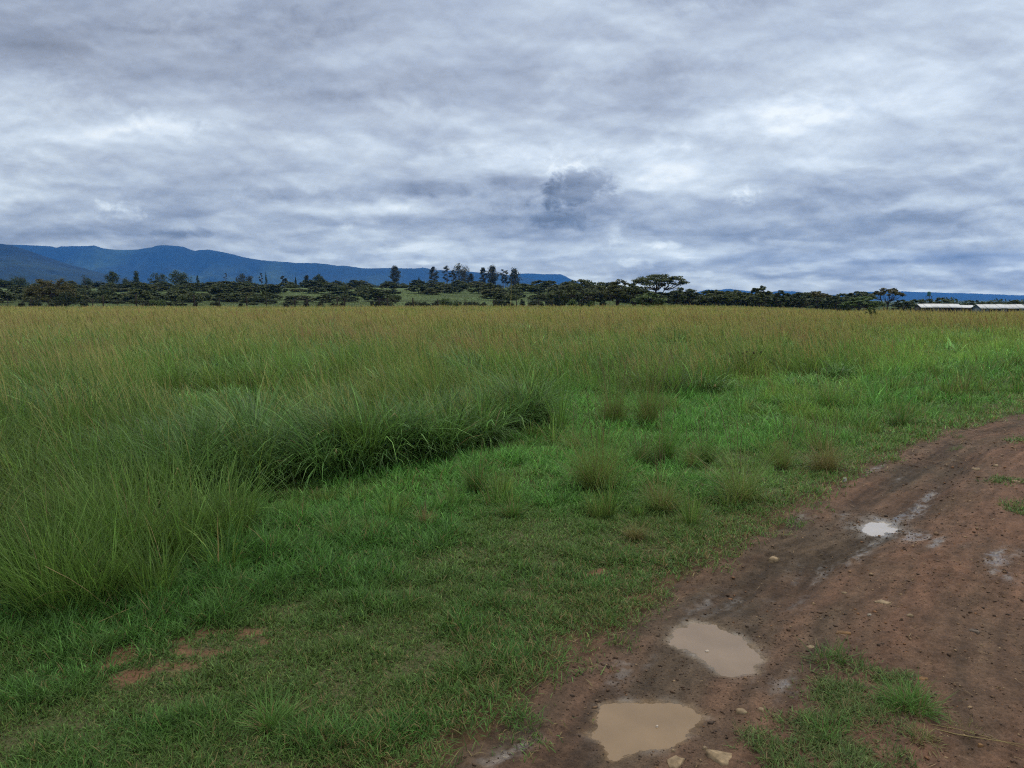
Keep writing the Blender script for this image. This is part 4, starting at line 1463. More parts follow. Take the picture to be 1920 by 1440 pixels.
def conical(h, w, seed, cols=L_DARK):
    r = np.random.default_rng(seed)
    tr, cr = MB(), Crown()
    tr.tube([(0, 0, -.3), (0, 0, h * .9)], [h * .025, h * .005], 6, BARK_D)
    for k in range(14):
        z = h * (.12 + .86 * k / 14)
        s = w * .5 * (1 - k / 14.5)
        for j in range(3):
            a = r.uniform(0, 6.28)
            cr.add(leaf_cloud(r, (math.cos(a) * s * .5, math.sin(a) * s * .5, z), (s * .6, s * .6, h * .06), 28, .18, cols, .35))
    return tr, cr


def plant(name, p, parts, label, cat, group=None, rz=0.0, trunk_name='trunk', crown_name='crown'):
    root = empty(name, p, rz)
    tag(root, label, cat, group)
    tr, cr = parts
    tr.build(trunk_name, M_BARK, root)
    cr.mesh(crown_name, root)
    return root


def basez(x, y):
    return float(ground_z(np.array([x]), np.array([y]))[0])


def spot(u, y):
    p = AT(u, 560, y)
    return p[0], y, basez(p[0], y)


def hpx(u, vtop, y):
    """real height of something whose top is seen at row vtop when it stands on the ground at depth y"""
    return float(AT(u, vtop, y)[2]) - spot(u, y)[2]


def wpx(px, y):
    return px / F * y


def build_trees():
    # --- the big thorn trees along the far edge of the field
    def A(u, vtop, wp, y, lab, name='acacia_tree', group='thorn trees along the far edge of the field', **kw):
        x, yy, z = spot(u, y)
        h, w = hpx(u, vtop, y), wpx(wp, y)
        return plant(name, (x, yy, z), acacia(h, w, int(u * 7 + vtop), **kw), lab, 'tree', group)
    A(1232, 513, 108, 178, 'tallest flat topped thorn tree, long limbs reaching right above the dense scrub', cols=L_ACA, npad=64, zmin=.56, stems=3, dome=.14, lean=.10, padr=.17, fork=.42, nleaf=130, padh=.04)
    A(1082, 521, 98, 166, 'wide domed thorn tree at the left end of the scrub row, mesa behind it', cols=L_ACA, npad=64, zmin=.22, stems=3, dome=.5, padr=.17)
    A(1130, 527, 60, 172, 'thorn tree between the wide domed one and the brownish domed pair', cols=L_ACA, npad=40, zmin=.22, stems=2, dome=.5, padr=.2)
    A(1158, 522, 74, 164, 'brownish domed thorn tree with forked trunks low at the centre of the scrub row', cols=L_BROWN[:1] + L_ACA[1:], npad=54, zmin=.26, stems=4, dome=.45, padr=.17)
    A(1190, 525, 62, 160, 'open thorn tree with dark crooked trunks beneath the tallest flat top', cols=L_ACA, npad=40, zmin=.34, stems=4, dome=.4, padr=.18)
    A(1216, 548, 66, 152, 'low light green spreading bush in front of the tallest flat topped tree', cols=L_LIGHT, npad=44, zmin=.15, stems=4, dome=.4, padr=.2)
    A(1283, 538, 66, 163, 'dark thorn tree on two short trunks right of the tallest flat top', cols=L_DARK, npad=50, zmin=.36, stems=2, dome=.35, padr=.18, fork=.3)
    A(1347, 546, 80, 158, 'low wide thorn tree on one stout dark trunk, branches sweeping level', cols=L_ACA, npad=56, zmin=.4, stems=1, dome=.35, padr=.17, fork=.33)
    A(1425, 534, 40, 172, 'slender thorn tree with a layered crown rising above the scrub', cols=L_ACA, npad=26, zmin=.5, stems=2, dome=.35, padr=.2)
    A(1424, 549, 52, 168, 'low scrubby thorn tree round the foot of the slender layered one', cols=L_ACA, npad=36, zmin=.3, stems=3, dome=.4, padr=.2)
    A(1462, 543, 54, 182, 'spiky topped thorn tree right of the slender layered one', cols=L_DARK, npad=40, zmin=.3, stems=3, dome=.5, padr=.16)
    A(1503, 548, 56, 186, 'thick dark thorn tree left of the flat brown crowned one', cols=L_DARK, npad=46, zmin=.26, stems=3, dome=.4, padr=.18)
    A(1532, 546, 50, 190, 'thin flat brown crowned thorn tree with sky showing under it', cols=L_BROWN, npad=24, zmin=.68, stems=2, dome=.25, padr=.18)
    A(1568, 552, 48, 186, 'small dark thorn tree left of the broad green one', cols=L_DARK, npad=34, zmin=.3, stems=3, dome=.4, padr=.2)
    A(1612, 545, 62, 192, 'very dark flat crown standing just behind the broad green tree', cols=L_DARK, npad=36, zmin=.6, stems=2, dome=.3, padr=.2)
    A(1617, 555, 82, 166, 'broad bright green umbrella tree on a short forked trunk at the field edge', cols=L_LIGHT, npad=60, zmin=.36, stems=3, dome=.45, padr=.17, fork=.28)
    A(1661, 538, 62, 196, 'open umbrella thorn tree with bare fanning limbs, crown tilted to the right', cols=L_BROWN, npad=36, zmin=.68, stems=3, dome=.3, lean=.06, padr=.16, fork=.4, padh=.045)
    A(1696, 559, 46, 194, 'low dark bush tree below the open umbrella thorn', cols=L_DARK, npad=34, zmin=.2, stems=3, dome=.5, padr=.2)
    A(1735, 558, 44, 205, 'rounded dark tree under the green water tank', cols=L_ACA, npad=34, zmin=.2, stems=3, dome=.5, padr=.2)
    A(1768, 556, 40, 212, 'rounded olive tree right of the water tank behind the first shed roof', cols=L_ACA, npad=30, zmin=.2, stems=3, dome=.5, padr=.2)
    A(1712, 560, 34, 214, 'small dark tree left of the water tank behind the roof end', cols=L_DARK, npad=26, zmin=.2, stems=2, dome=.5, padr=.2)
    A(1830, 562, 40, 222, 'dark flat crown in the gap between the two long sheds', cols=L_DARK, npad=26, zmin=.3, stems=2, dome=.3, padr=.2)
    A(1868, 563, 54, 226, 'wide flat crown behind the middle of the last shed', cols=L_ACA, npad=30, zmin=.3, stems=2, dome=.3, padr=.2)
    A(1908, 561, 40, 230, 'flat crowned tree at the frame edge behind the last shed', cols=L_ACA, npad=26, zmin=.3, stems=2, dome=.3, padr=.2)
    A(95, 515, 92, 176, 'big brownish thorn bush tree on the far left above the wire fence', cols=L_BROWN, npad=80, zmin=.12, stems=4, dome=.55, padr=.16)

    # --- low bushes along the fence
    def S(u, vtop, wp, y, lab, cols=None, n=800):
        cols = cols or L_BUSH
        wp, n = wp * 1.12, int(n * 1.3)
        x, yy, z = spot(u, y)
        h, w = hpx(u, vtop, y), wpx(wp, y)
        return plant('round_bush', (x, yy, z), bushy(h, w, int(u * 3 + 5), cols, n), lab, 'bush', 'round bushes along the fence', trunk_name='stem', crown_name='foliage')
    S(122, 543, 42, 156, 'largest round dark bush at the fence on the far left', n=1600)
    S(65, 552, 26, 154, 'dark bush left of the largest round one, by the frame side')
    S(156, 561, 17, 152, 'small black green bush right of the largest round one')
    S(39, 561, 12, 154, 'tiny bush by the leftmost fence post', n=300)
    S(273, 563, 16, 154, 'low dark bush right of the tall fence post, left of a paler one', n=400)
    S(296, 556, 28, 157, 'pale grey green bush touching a low dark one at the fence', L_LIGHT)
    S(318, 565, 11, 153, 'tiny bush just right of the pale grey green bush', n=300)
    S(367, 560, 11, 153, 'narrow bush hugging a fence post in the left third', n=400)
    S(408, 561, 11, 152, 'next narrow bush hugging its own post, right of the other', n=400)
    S(451, 566, 9, 152, 'very low bush left of a dark post before the brace frame', n=300)
    S(537, 566, 11, 153, 'low bush left of the first wooden brace frame', n=300)
    S(574, 563, 11, 152, 'small bush under the right leg of the first brace frame', n=300)
    S(602, 562, 14, 153, 'upright dark bush right of the first brace frame', n=500)
    S(625, 567, 14, 155, 'low spreading bush between an upright one and a pair of posts', n=300)
    S(641, 564, 10, 152, 'small bush nestled between a pair of fence posts', n=300)
    S(698, 562, 11, 153, 'dark bush left of the second brace frame', n=400)
    S(711, 556, 17, 155, 'tall dark bush behind the second brace frame', n=700)
    S(727, 564, 12, 152, 'small bush at the right leg of the second brace frame', n=400)
    S(766, 561, 15, 157, 'ragged bush left of the last plain post', n=400)
    S(791, 563, 18, 154, 'first of the darker bushes right of the last plain post', n=500)
    S(804, 567, 10, 153, 'small pointed bush among the row of dark ones', n=300)
    S(815, 566, 14, 153, 'low rounded bush right of the small pointed one', n=400)
    S(834, 557, 26, 158, 'paler broad bush in the middle of the fence bush row', L_LIGHT, 900)
    S(856, 559, 20, 160, 'pale bush right of the broad pale one', L_LIGHT, 700)
    S(878, 563, 20, 158, 'flat dark bush between pale ones and a lone round bush', n=500)
    S(890, 564, 9, 154, 'narrow upright bush left of the lone round bush', n=300)
    S(907, 563, 11, 153, 'lone round bush on the clear strip of the fence line', n=400)
    S(936, 554, 27, 155, 'large black green bush near the right end of the fence', n=1100)
    S(952, 558, 10, 156, 'narrow bush touching the large black green one', n=400)
    S(979, 560, 13, 154, 'small egg shaped bush before the scrub trees', n=500)
    S(1000, 559, 19, 155, 'round bush with pale rim right of the egg shaped one', n=700)
    S(1014, 565, 12, 154, 'low bush between two round ones before the scrub trees', n=300)
    S(1029, 556, 20, 156, 'round bush left of the narrow upright shrub', n=700)
    S(1045, 543, 18, 158, 'narrow upright shrub at the left foot of the wide domed tree', n=800)
    S(1056, 563, 13, 154, 'small black bush right of the narrow upright shrub', n=400)
    S(1074, 557, 20, 155, 'round grey green bush beneath the wide domed tree', L_LIGHT, 700)
    S(1090, 562, 14, 154, 'low bush right of the round grey green bush', n=400)
    S(1108, 561, 16, 156, 'leafy bush beneath the thorn tree next to the domed pair', L_LIGHT, 500)
    S(1130, 562, 14, 155, 'dark bush beneath the brownish domed tree', n=500)
    S(1410, 567, 16, 160, 'low black bush left of the slender layered tree trunk', n=400)
    S(1440, 567, 14, 160, 'low bush right of the slender layered tree trunk', n=400)
    S(1575, 573, 10, 150, 'small low bush alone left of the broad green umbrella tree', n=300)
    S(1592, 571, 14, 154, 'low dark bush at the left skirt of the broad green umbrella tree', n=400)
    S(1680, 574, 8, 150, 'tiny bush in the field right of the broad green tree', n=200)
    S(1612, 588, 9, 60, 'tiny shrub beside the thin sapling out in the field', n=300)
    # sapling in the open field
    y = 62.0
    x, yy, z = spot(1635, y)
    plant('sapling', (x, yy, z), acacia(hpx(1635, 574, y), wpx(24, y), 77, L_LIGHT, npad=22, zmin=.3, stems=3, leaf=.06, nleaf=40, dome=.4, fork=.3, padr=.2, gapp=.15), 'thin sapling standing alone in the open tan grass', 'sapling')

    # --- gums and other tall trees on the rise
    def E(u, vtop, wp, y, lab, kind=gum, name='gum_tree', group='tall trees on the rise', **kw):
        x, yy, z = spot(u, y)
        h, w = hpx(u, vtop, y), wpx(wp, y)
        return plant(name, (x, yy, z), kind(h, w, int(u * 5 + 1), **kw), lab, 'tree', group)
    E(740, 500, 24, 470, 'dense column shaped gum tree standing apart left of the gum grove', clumps=34, low=.12, nleaf=90, leaf=.3)
    E(813, 501, 20, 480, 'slim layered gum at the left end of the gum grove', clumps=16, low=.3, leaf=.28)
    E(838, 499, 16, 480, 'thin gum with a sparse crown, second in the grove', clumps=11, low=.35, leaf=.26)
    E(850, 506, 14, 484, 'lower see through gum behind the thin second one', clumps=9, low=.35, leaf=.26)
    E(866, 497, 30, 476, 'tallest twin trunked gum with two rounded heads', clumps=26, low=.3, trunks=2, leaf=.28, round_=True)
    E(883, 514, 18, 470, 'short gum right of the tallest twin trunked one', clumps=12, low=.25, leaf=.26)
    E(906, 503, 20, 478, 'gum with bent left limbs after the gap in the grove', clumps=15, low=.3, leaf=.28)
    E(924, 501, 24, 480, 'thick headed gum in the right half of the grove', clumps=24, low=.25, leaf=.3, round_=True)
    E(946, 505, 18, 478, 'gum with two small heads near the right end of the grove', clumps=15, low=.3, trunks=2, leaf=.27)
    E(965, 505, 24, 474, 'leafy gum closing the right end of the grove', clumps=30, low=.15, nleaf=90, leaf=.3, round_=True)
    E(786, 518, 14, 470, 'dark pointed conifer left of the gum grove', conical, 'conifer_tree')
    E(7, 518, 16, 460, 'small dark round tree at the left frame edge', kind=bushy, name='round_tree', cols=L_DARK, n=900, leaf=.3)
    E(38, 510, 36, 450, 'broad round dark tree near the left frame edge', kind=bushy, name='round_tree', cols=L_DARK, n=1600, leaf=.3, lumps=14)
    E(163, 512, 24, 460, 'round dark tree above the pale hillside strip', kind=bushy, name='round_tree', cols=L_DARK, n=1200, leaf=.3)
    E(211, 511, 22, 470, 'mushroom shaped dark tree left of a rounder one', gum, 'round_tree', cols=L_DARK, clumps=22, low=.4, nleaf=90, leaf=.3, round_=True)
    E(239, 514, 22, 470, 'round dark tree right of the mushroom shaped one', kind=bushy, name='round_tree', cols=L_DARK, n=1100, leaf=.3)
    E(259, 511, 15, 470, 'narrow dark tree right of the two round ones', gum, 'round_tree', cols=L_DARK, clumps=16, low=.3, nleaf=90, leaf=.3, round_=True)
    E(296, 513, 28, 465, 'ragged dark tree with an uneven forked crown', gum, 'round_tree', cols=L_DARK, clumps=20, low=.3, nleaf=80, leaf=.3, trunks=2)
    E(338, 511, 32, 460, 'wide dark tree left of the low broad thicket', gum, 'round_tree', cols=L_DARK, clumps=34, low=.2, nleaf=90, leaf=.32, trunks=2, round_=True)
    E(372, 515, 14, 470, 'pointed dark tree over the low broad thicket', conical, 'conifer_tree')
    E(425, 512, 8, 480, 'bare stump like tree on the ridge', gum, 'gum_tree', clumps=5, low=.6, nleaf=40, leaf=.22)
    E(462, 515, 28, 475, 'loose feathery tree right of the bare stump like one', gum, 'gum_tree', clumps=16, low=.35, leaf=.28, trunks=2)
    E(491, 512, 8, 480, 'slim tree left of a pair of slim conifers', gum, 'gum_tree', clumps=8, low=.4, leaf=.24)
    E(500, 510, 9, 480, 'slim pointed conifer in the middle left treeline', conical, 'conifer_tree')
    E(534, 518, 12, 478, 'small twin headed tree left of a lone pointed one', gum, 'gum_tree', clumps=12, low=.35, leaf=.26, trunks=2)
    E(555, 518, 9, 478, 'small pointed conifer between two ragged trees', conical, 'conifer_tree')
    E(576, 517, 14, 474, 'upright ragged tree left of the fuller dark one', gum, 'gum_tree', clumps=16, low=.25, leaf=.27)
    E(598, 517, 22, 472, 'fuller dark tree left of the low treeline domes', gum, 'round_tree', cols=L_DARK, clumps=26, low=.25, nleaf=90, leaf=.3, round_=True)
    E(612, 521, 22, 470, 'round dome tree joined to the fuller dark one', kind=bushy, name='round_tree', cols=L_DARK, n=1000, leaf=.3)
    E(656, 527, 34, 460, 'low wide dome tree left of the two neat domes', kind=bushy, name='round_tree', cols=L_DARK, n=1100, leaf=.3)
    E(690, 525, 36, 455, 'first of two neat dark dome trees left of the column gum', kind=bushy, name='round_tree', cols=L_DARK, n=1200, leaf=.3)
    E(726, 522, 26, 455, 'second neat dark dome tree touching the column gum', kind=bushy, name='round_tree', cols=L_DARK, n=1200, leaf=.3)
    E(998, 530, 12, 440, 'small pointed tree between the gum grove and the wide domed thorn', conical, 'conifer_tree')
    E(1018, 532, 18, 420, 'soft low tree left of the wide domed thorn', kind=bushy, name='round_tree', cols=L_ACA, n=800, leaf=.28)

    # --- the scrub belt: one kind, many copies
    r = np.random.default_rng(901)
    protos = []
    for k in range(9):
        cols = (L_ACA, L_DARK, L_ACA, L_BROWN[:1] + L_ACA[1:], L_ACA)[k % 5]
        if k % 3 == 2:
            tr, cr = bushy(3.0, 6.5, 920 + k, cols, 2800, .24, 14)
        else:
            tr, cr = acacia(3.4, 7.0 + (k % 2), 920 + k, cols, npad=46, zmin=.12, stems=3, leaf=.24, nleaf=76, dome=.5, padr=.2)
        # crown and stems of a far bush read as one shape
        b = len(tr.v)
        V = np.concatenate([np.array(tr.v)] + cr.V)
        C = np.concatenate([np.array(tr.c)] + cr.C)
        fq = [np.array(tr.q)] if tr.q else []
        ft = [np.array(tr.t)] if tr.t else []
        lf = np.arange(b, len(V)).reshape(-1, 4)
        o = np_mesh('scrub_bush', V, fq + ft + [lf], M_LEAF, C, link=False)
        protos.append(o)
    lab = 'low dark thorn bush in the belt of scrub beyond the fence'
    placed = []
    rows = [(196, 236, 30, 2.2, 3.0, -0.72, -0.32), (208, 262, 70, 1.7, 2.9, -0.72, 0.08), (268, 320, 66, 2.2, 3.2, -0.72, 0.1), (320, 400, 62, 2.2, 3.4, -0.72, 0.1), (400, 450, 44, 2.4, 3.6, -0.72, 0.1), (162, 232, 34, 0.9, 1.7, -0.6, 0.04), (190, 300, 44, 3.0, 4.4, 0.06, 0.47)]
    k = 0
    for (ya, yb, n, h0, h1, ta, tb) in rows:
        for j in range(n):
            y = r.uniform(ya, yb)
            tx = ta + (tb - ta) * (j + r.uniform(-.4, 1.4)) / n
            x = tx * y
            if fbm(np.array([x * .02]), np.array([y * .02]), 2, 93)[0] < -0.45:
                continue
            src = protos[k % len(protos)]
            o = src if src.name not in placed else src.copy()
            placed.append(src.name)
            COL.objects.link(o)
            h = r.uniform(h0, h1)
            s = h / 3.2
            o.location = (x, y, basez(x, y) - .05)
            o.rotation_euler = (0, 0, r.uniform(0, 6.28))
            o.scale = (s * r.uniform(1.1, 1.8), s * r.uniform(1.0, 1.4), s * r.uniform(.7, 1.35))
            tag(o, lab, 'bush', 'scrub bushes beyond the fence')
            k += 1
    # far wood line at the foot of the hills: nobody could count it
    rr = np.random.default_rng(931)
    cr = Crown()
    for j in range(420):
        tx = rr.uniform(-.74, .74)
        y = rr.uniform(640, 900) if tx < .1 else rr.uniform(420, 900)
        x = tx * y
        z = basez(x, y)
        h = rr.uniform(5, 10) if tx < .1 else rr.uniform(4, 7)
        cr.add(leaf_cloud(rr, (x, y, z + h * .5), (rr.uniform(4, 9), 4, h * .5), 60, .9, L_DARK, .2))
    o = cr.mesh('far_wood')
    tag(o, 'far off wood running along the foot of the hills', 'wood', kind='stuff')


# ------------------------------------------------------------------ fence, sheds, tank
def build_fence():
    y = 151.0
    x0, x1 = spot(-60, y)[0], spot(1035, y)[0]
    root = empty('wire_fence', (0, y, 0))
    tag(root, 'long wire fence on dark wooden posts behind the tan field', 'fence')
    c = (.03, .024, .02)
    posts = [(14, 562), (57, 561), (173, 562), (193, 556), (219, 562), (255, 554), (364, 555), (411, 560), (462, 557), (499, 561), (552, 561), (575, 562), (632, 559), (646, 560), (711, 560), (726, 560),
             (774, 560), (820, 562), (872, 563), (925, 563), (968, 562), (990, 560), (1010, 561), (1035, 561)]
    for (u, vt) in posts:
        x, _, z = spot(u, y)
        h = (float(AT(u, vt, y)[2]) - z) * 1.1
        thick = u in (255, 364, 462, 552, 575, 632, 646, 711, 726, 774, 193)
        m = MB()
        rd = .15 if thick else .09
        m.tube([(x, 0, z - .4), (x + .03, 0, z + h * .5), (x + rng.normal(0, .04), 0, z + h)], [rd, rd * .95, rd * .85], 7, c)
        m.build('post', M_WOOD, root)
    for (ua, ub, v) in [(552, 575, 563), (707, 726, 561)]:
        pa, pb = AT(ua, v, y), AT(ub, v, y)
        m = MB()
        m.tube([(pa[0], .12, pa[2]), (pb[0], .12, pb[2])], .075, 6, c)
        m.build('brace_rail', M_WOOD, root)
    for hz in (.45, .8, 1.12, 1.38):
        m = MB()
        n = 24
        pts = []
        for k in range(n + 1):
            x = x0 + (x1 - x0) * k / n
            pts.append((x, -.1, basez(x, y) + hz))
        m.tube(pts, .012, 4, (.10, .10, .10))
        m.build('wire', M_WOOD, root)


def roof_sheet(m, x0, x1, y0, z0, y1, z1, c, r, n, th=.05):
    """a run of corrugated sheets, each laid a little differently"""
    for k in range(n):
        a, b = x0 + (x1 - x0) * k / n, x0 + (x1 - x0) * (k + 1) / n + (.05 if k < n - 1 else 0)
        dz = r.uniform(-.035, .035) + .006 * (k % 2)
        dy = r.uniform(-.12, .12)
        cc = tuple(np.array(c) * r.uniform(.88, 1.08))
        nn = 10
        v = []
        for i in range(nn + 1):
            x = a + (b - a) * i / nn
            w = .02 * math.cos(i * math.pi)
            v += [(x, y0 + dy, z0 + dz + w), (x, y1, z1 + dz + w), (x, y0 + dy, z0 + dz + w - th), (x, y1, z1 + dz + w - th)]
        q = []
        for i in range(nn):
            p = i * 4
            q += [(p, p + 4, p + 5, p + 1), (p + 2, p + 3, p + 7, p + 6), (p, p + 2, p + 6, p + 4), (p + 1, p + 5, p + 7, p + 3)]
        q += [(0, 1, 3, 2), (nn * 4, nn * 4 + 2, nn * 4 + 3, nn * 4 + 1)]
        m.add(v, q, c=cc)


def build_shed(u0, u1, vr, ve, y, lab, wallc, seed, openings):
    r = np.random.default_rng(seed)
    xa, xb = AT(u0, 570, y)[0], AT(u1, 570, y)[0]
    zr, ze = float(AT(u0, vr, y)[2]), float(AT(u0, ve, y - 2.2)[2])
    zb = basez((xa + xb) / 2, y) - .15
    D = 4.2
    root = empty('shed', ((xa + xb) / 2, y, zb))
    tag(root, lab, 'shed', 'long low sheds beyond the field')
    L = (xb - xa) / 2
    er, ee = zr - zb, ze - zb
    w = MB()
    i_ = .25
    w.box(-L + i_, -D / 2 + .35, 0, L - i_, D / 2 - .35, ee - .06, wallc)
    # gable ends
    for s in (-1, 1):
        xx = s * (L - i_ - .004)
        w.add([(xx, -D / 2 + .35, ee - .06), (xx, D / 2 - .35, ee - .06), (xx, 0, er - .09)], t=[(0, 1, 2)], c=wallc)
    w.build('wall', M_PAINT, root)
    rf = MB()
    n = max(3, int((xb - xa) / 1.5))
    white = (.46, .475, .49)
    roof_sheet(rf, -L, L, -D / 2 - .05, ee - .06, .02, er, white, r, n)
    roof_sheet(rf, -L, L, D / 2 + .05, ee - .06, -.02, er - .012, white, r, n)
    rf.build('roof', M_ROOF, root)
    for (a, b, z0, z1, nm) in openings:
        m = MB()
        m.box(-L + a * 2 * L, -D / 2 + .30, ee * z0, -L + b * 2 * L, -D / 2 + .346, ee * z1, (.012, .013, .015))
        m.build(nm, M_PAINT, root)
    return root


def build_farm():
    dk, bl = (.045, .045, .048), (.07, .10, .13)
    build_shed(1719, 1797, 569.6, 576.0, 196, 'long low shed with white sheet roof and dark walls below the water tank', dk, 61, [(.12, .3, .35, .9, 'window_opening'), (.55, .8, .35, .9, 'window_opening')])
    build_shed(1798, 1823, 572.0, 576.8, 198, 'short white roofed shed tucked between two longer ones', dk, 62, [(.2, .8, .3, .9, 'window_opening')])
    build_shed(1830, 1915, 570.4, 577.6, 190, 'long white roofed shed with blue grey walls near the frame edge', bl, 63, [(.08, .12, .0, .9, 'door'), (.2, .45, .4, .9, 'window_opening'), (.6, .9, .4, .9, 'window_opening')])
    build_shed(1917, 1975, 571.4, 577.0, 194, 'white roofed shed cut off by the right frame edge', bl, 64, [(.2, .4, .4, .9, 'window_opening')])
    # water tank on a stand behind the first shed
    y = 214.0
    xt = AT(1742, 550, y)[0]
    z = basez(xt, y)
    zt, zb_ = float(AT(1742, 546.5, y)[2]) - z, float(AT(1742, 554.5, y)[2]) - z
    root = empty('water_tank', (xt, y, z))
    tag(root, 'dark green ribbed water tank on a tall stand above the trees', 'water tank')
    m = MB()
    Rt = .46
    H = zt - zb_
    prof = [(0, 0.01), (0, Rt)]
    for k in range(12):
        prof.append((.08 * H + k / 12 * .74 * H, Rt * (1.0 if k % 2 else .955)))
    prof += [(.86 * H, Rt * .93), (.93 * H, Rt * .7), (.96 * H, Rt * .3), (1.0 * H, Rt * .28), (1.0 * H, .01)]
    n = 20
    v, q = [], []
    for (zz, rr) in prof:
        for k in range(n):
            a = 2 * math.pi * k / n
            v.append((rr * math.cos(a), rr * math.sin(a), zb_ + zz))
    for i in range(len(prof) - 1):
        for k in range(n):
            q.append((i * n + k, i * n + (k + 1) % n, (i + 1) * n + (k + 1) % n, (i + 1) * n + k))
    m.add(v, q, c=(.012, .085, .085))
    m.build('tank_body', M_PLASTIC, root)
    d = MB()
    d.box(-.62, -.62, zb_ - .12, .62, .62, zb_ - .005, (.07, .06, .05))
    d.build('platform', M_WOOD, root)
    for sx in (-1, 1):
        for sy in (-1, 1):
            l = MB()
            l.tube([(sx * .62, sy * .62, -.3), (sx * .5, sy * .5, zb_ - .12)], .06, 6, (.06, .055, .05))
            l.build('leg', M_WOOD, root)
    # far white farmhouse among the trees
    y = 455.0
    x, yy, z = spot(486, y)
    root = empty('farmhouse', (x, yy, 0))
    tag(root, 'tiny white farmhouse showing between bushes below the left treeline', 'house')
    ztop = float(AT(486, 534, y)[2])
    m = MB()
    m.box(-1.3, -2, ztop - 3.4, 1.3, 2, ztop - .6, (.5, .5, .48))
    m.build('wall', M_PAINT, root)
    m = MB()
    m.add([(-1.6, -2.3, ztop - .62), (1.6, -2.3, ztop - .62), (1.6, 0, ztop), (-1.6, 0, ztop), (1.6, 2.3, ztop - .62), (-1.6, 2.3, ztop - .62)], [(0, 1, 2, 3), (3, 2, 4, 5)], c=(.55, .55, .55))
    m.build('roof', M_ROOF, root)


# ------------------------------------------------------------------ mountains
def mat_hill():
    m, t, out = new_mat('hill_cover')
    a = t.node('ShaderNodeAttribute', attribute_name='Col')
    tc = t.node('ShaderNodeTexCoord')
    n = t.noise(tc.outputs['Object'], .012, 7, .65)
    f = t.maprange(n.outputs[0], .3, .7, .55, 1.45)
    vm = t.node('ShaderNodeVectorMath', operation='SCALE')
    t.put(vm.inputs[0], a.outputs['Color'])
    t.put(vm.inputs['Scale'], f)
    p = t.node('ShaderNodeBsdfPrincipled')
    t.put(p.inputs['Base Color'], vm.outputs[0])
    p.inputs['Roughness'].default_value = .9
    p.inputs['Specular IOR Level'].default_value = .1
    t.l.new(p.outputs[0], out.inputs[0])
    return m


def hill_range(name, prof, r0, r1, crest, lab, mat, seed, c0, c1, rough=1.0, cliff=.18, fields=0.0):
    us = np.arange(prof[0][0], prof[-1][0] + .1, 3.0)
    pv = np.interp(us, [p[0] for p in prof], [p[1] for p in prof])
    # soften the straight pieces a little, keep the summits
    pv = pv + .5 * pnoise(us * .045, us * 0, seed) + .35 * pnoise(us * .16, us * 0, seed + 1)
    ts = np.concatenate([np.linspace(0, crest, 70), np.linspace(crest, 1, 26)[1:]])
    U, T = np.meshgrid(us, ts)
    PV = np.broadcast_to(pv, U.shape)
    Rr = r0 + (r1 - r0) * T
    rc = r0 + (r1 - r0) * crest
    H = (562 - PV) / F * rc * .994 + CAMH
    q = np.clip(T / crest, 0, 1)
    up = (1 - cliff) * q ** 1.35 + cliff * sstep(.86, 1.0, q)
    sh = np.where(T <= crest, up, 1 - .35 * sstep(crest, 1, T))
    X = (U - CU) / F * Rr * 1.006
    g = fbm(X * .0011, Rr * .0006, 5, seed + 4)
    ridg = 1 - np.abs(fbm(X * .0016 + 3, Rr * .0005, 4, seed + 9)) * 1.6
    env = q * (1 - q) * 4 * (T <= crest) + .0
    Z = H * sh - H * env * (.16 * (1 - ridg) + .10 * np.abs(g)) * rough + 14 * env * pnoise(X * .01, Rr * .01, seed + 14)
    Z = Z - 30 * (1 - sstep(0, .06, T)) - 60 * sstep(.93, 1, T)
    V = np.stack([X, Rr, Z], -1).reshape(-1, 3)
    ny, nx = U.shape
    i = np.arange(nx * ny).reshape(ny, nx)
    f = np.stack([i[:-1, :-1], i[:-1, 1:], i[1:, 1:], i[1:, :-1]], -1).reshape(-1, 4)
    fo = np.clip(.5 + 1.1 * fbm(X * .0012, Rr * .0005, 4, seed + 20) - .9 * (q - .35), 0, 1)[..., None]
    c = np.array(c0) * (1 - fo) + np.array(c1) * fo
    if fields:
        fl = sstep(.25, .5, fbm(X * .0018, Rr * .0007, 2, seed + 31)) * (q < .4) * fields
        c = lerpc(c, np.array([.12, .17, .07]), fl[..., None])
    o = np_mesh(name, V, f, mat, c.reshape(-1, 3), True)
    tag(o, lab, 'hills', kind='structure')
    return o


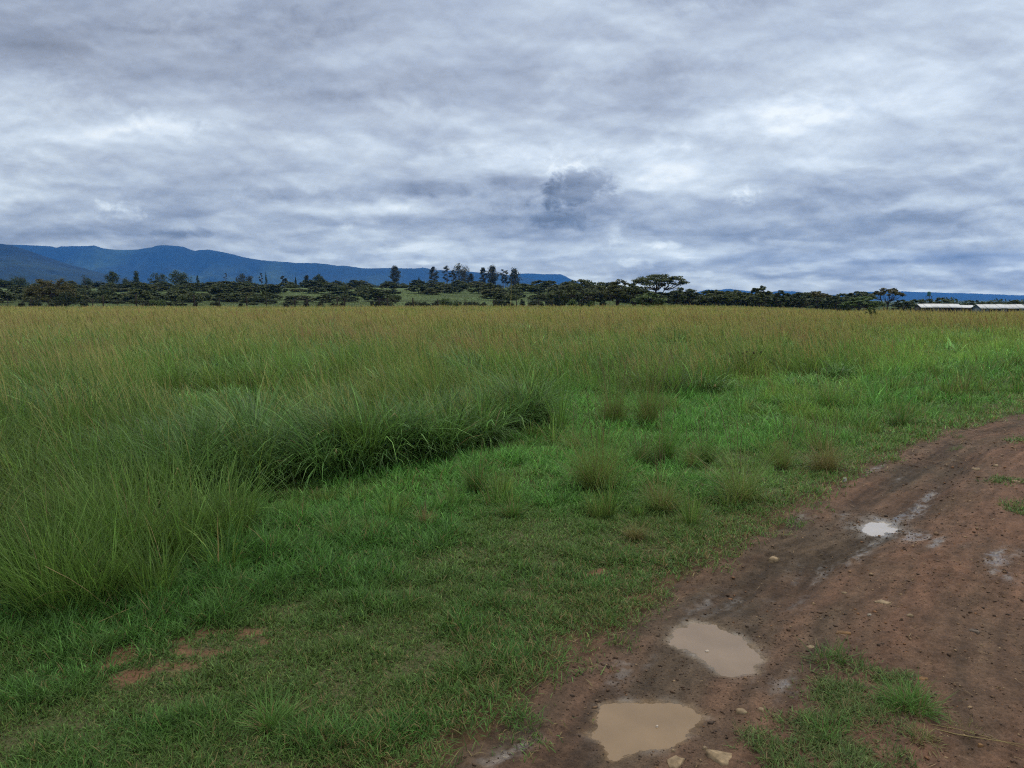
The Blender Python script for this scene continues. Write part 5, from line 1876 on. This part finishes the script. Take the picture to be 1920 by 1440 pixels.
def build_hills():
    m = mat_hill()
    forest, grass = (.018, .028, .014), (.055, .085, .03)
    hill_range('hills', [(-420, 440), (-200, 446), (0, 454), (18, 458), (40, 461), (70, 471), (100, 482), (130, 492), (160, 501), (190, 509), (230, 519), (280, 530), (330, 540), (370, 552), (420, 566)],
               2400, 5600, .8, 'green wooded hill sloping down from the left', m, 3, (.010, .016, .009), (.022, .034, .016), 1.6, .06, .25)
    hill_range('mountain_range', [(-420, 458), (-200, 460), (-60, 462), (30, 460), (45, 460), (75, 461), (112, 463), (122, 466), (130, 463), (150, 463), (192, 462), (208, 467), (225, 469), (257, 470), (278, 468),
                                  (298, 465), (305, 462), (316, 461), (335, 461.5), (356, 464), (365, 468), (376, 472), (385, 470), (400, 469), (425, 473), (450, 479), (470, 484), (500, 489), (540, 492),
                                  (570, 494), (600, 494), (640, 499), (655, 499), (680, 503), (700, 504), (740, 503), (780, 504), (792, 503), (795, 501.5), (799, 503), (820, 507), (850, 508), (875, 509),
                                  (905, 512), (940, 514), (962, 517), (1000, 524), (1060, 535), (1120, 552), (1160, 566)],
               5600, 9600, .78, 'long blue mountain range with a flat topped summit', m, 5, forest, grass, 1.5, .16, .5)
    hill_range('mesa', [(900, 566), (930, 530), (955, 519), (972, 513.5), (985, 513), (1010, 514), (1050, 515), (1060, 519), (1068, 524), (1085, 530), (1110, 540), (1140, 556), (1160, 568)],
               9300, 12400, .6, 'flat topped blue mesa at the end of the mountain range', m, 7, forest, forest, .4, .3)
    hill_range('far_hills', [(1230, 570), (1270, 556), (1300, 548), (1322, 543), (1340, 544.5), (1355, 542), (1366, 542), (1380, 543.5), (1398, 546), (1425, 549), (1450, 546), (1480, 546), (1500, 549), (1540, 555), (1570, 552), (1600, 548.5),
                             (1640, 546.5), (1680, 546.5), (1710, 547.5), (1760, 549), (1820, 550.5), (1880, 553), (1920, 554.5), (2000, 557), (2200, 562)],
               10300, 13000, .6, 'low line of blue hills on the right horizon', m, 9, forest, forest, .5, .12)


# ------------------------------------------------------------------ render settings
def settings():
    vs = SC.view_settings
    vs.view_transform = 'Standard'
    vs.look = 'None'
    vs.exposure = EXPO
    vs.gamma = 1
    vs.use_curve_mapping = False
    SC.display_settings.display_device = 'sRGB'
    cy = SC.cycles
    cy.use_denoising = False
    cy.filter_width = 1.2
    cy.max_bounces = 6
    cy.diffuse_bounces = 3
    cy.glossy_bounces = 2
    cy.transmission_bounces = 3
    cy.volume_bounces = 0
    cy.transparent_max_bounces = 4
    cy.use_adaptive_sampling = True
    cy.adaptive_threshold = 0.008
    cy.sample_clamp_indirect = 4


EXPO = 0.0
STEPS = [('camera', build_camera), ('world', build_world), ('sun', build_sun), ('haze', build_haze), ('ground', build_ground), ('track', build_track), ('puddles', build_puddles),
         ('stones', build_stones), ('gravel', build_gravel), ('lawn', build_lawn), ('tall', build_tall), ('pasture', build_pasture), ('tufts', build_tufts), ('median', build_median),
         ('litter', build_litter), ('weed', build_weed), ('trees', build_trees), ('fence', build_fence), ('farm', build_farm), ('hills', build_hills)]
for nm, fn in STEPS:
    fn()
settings()
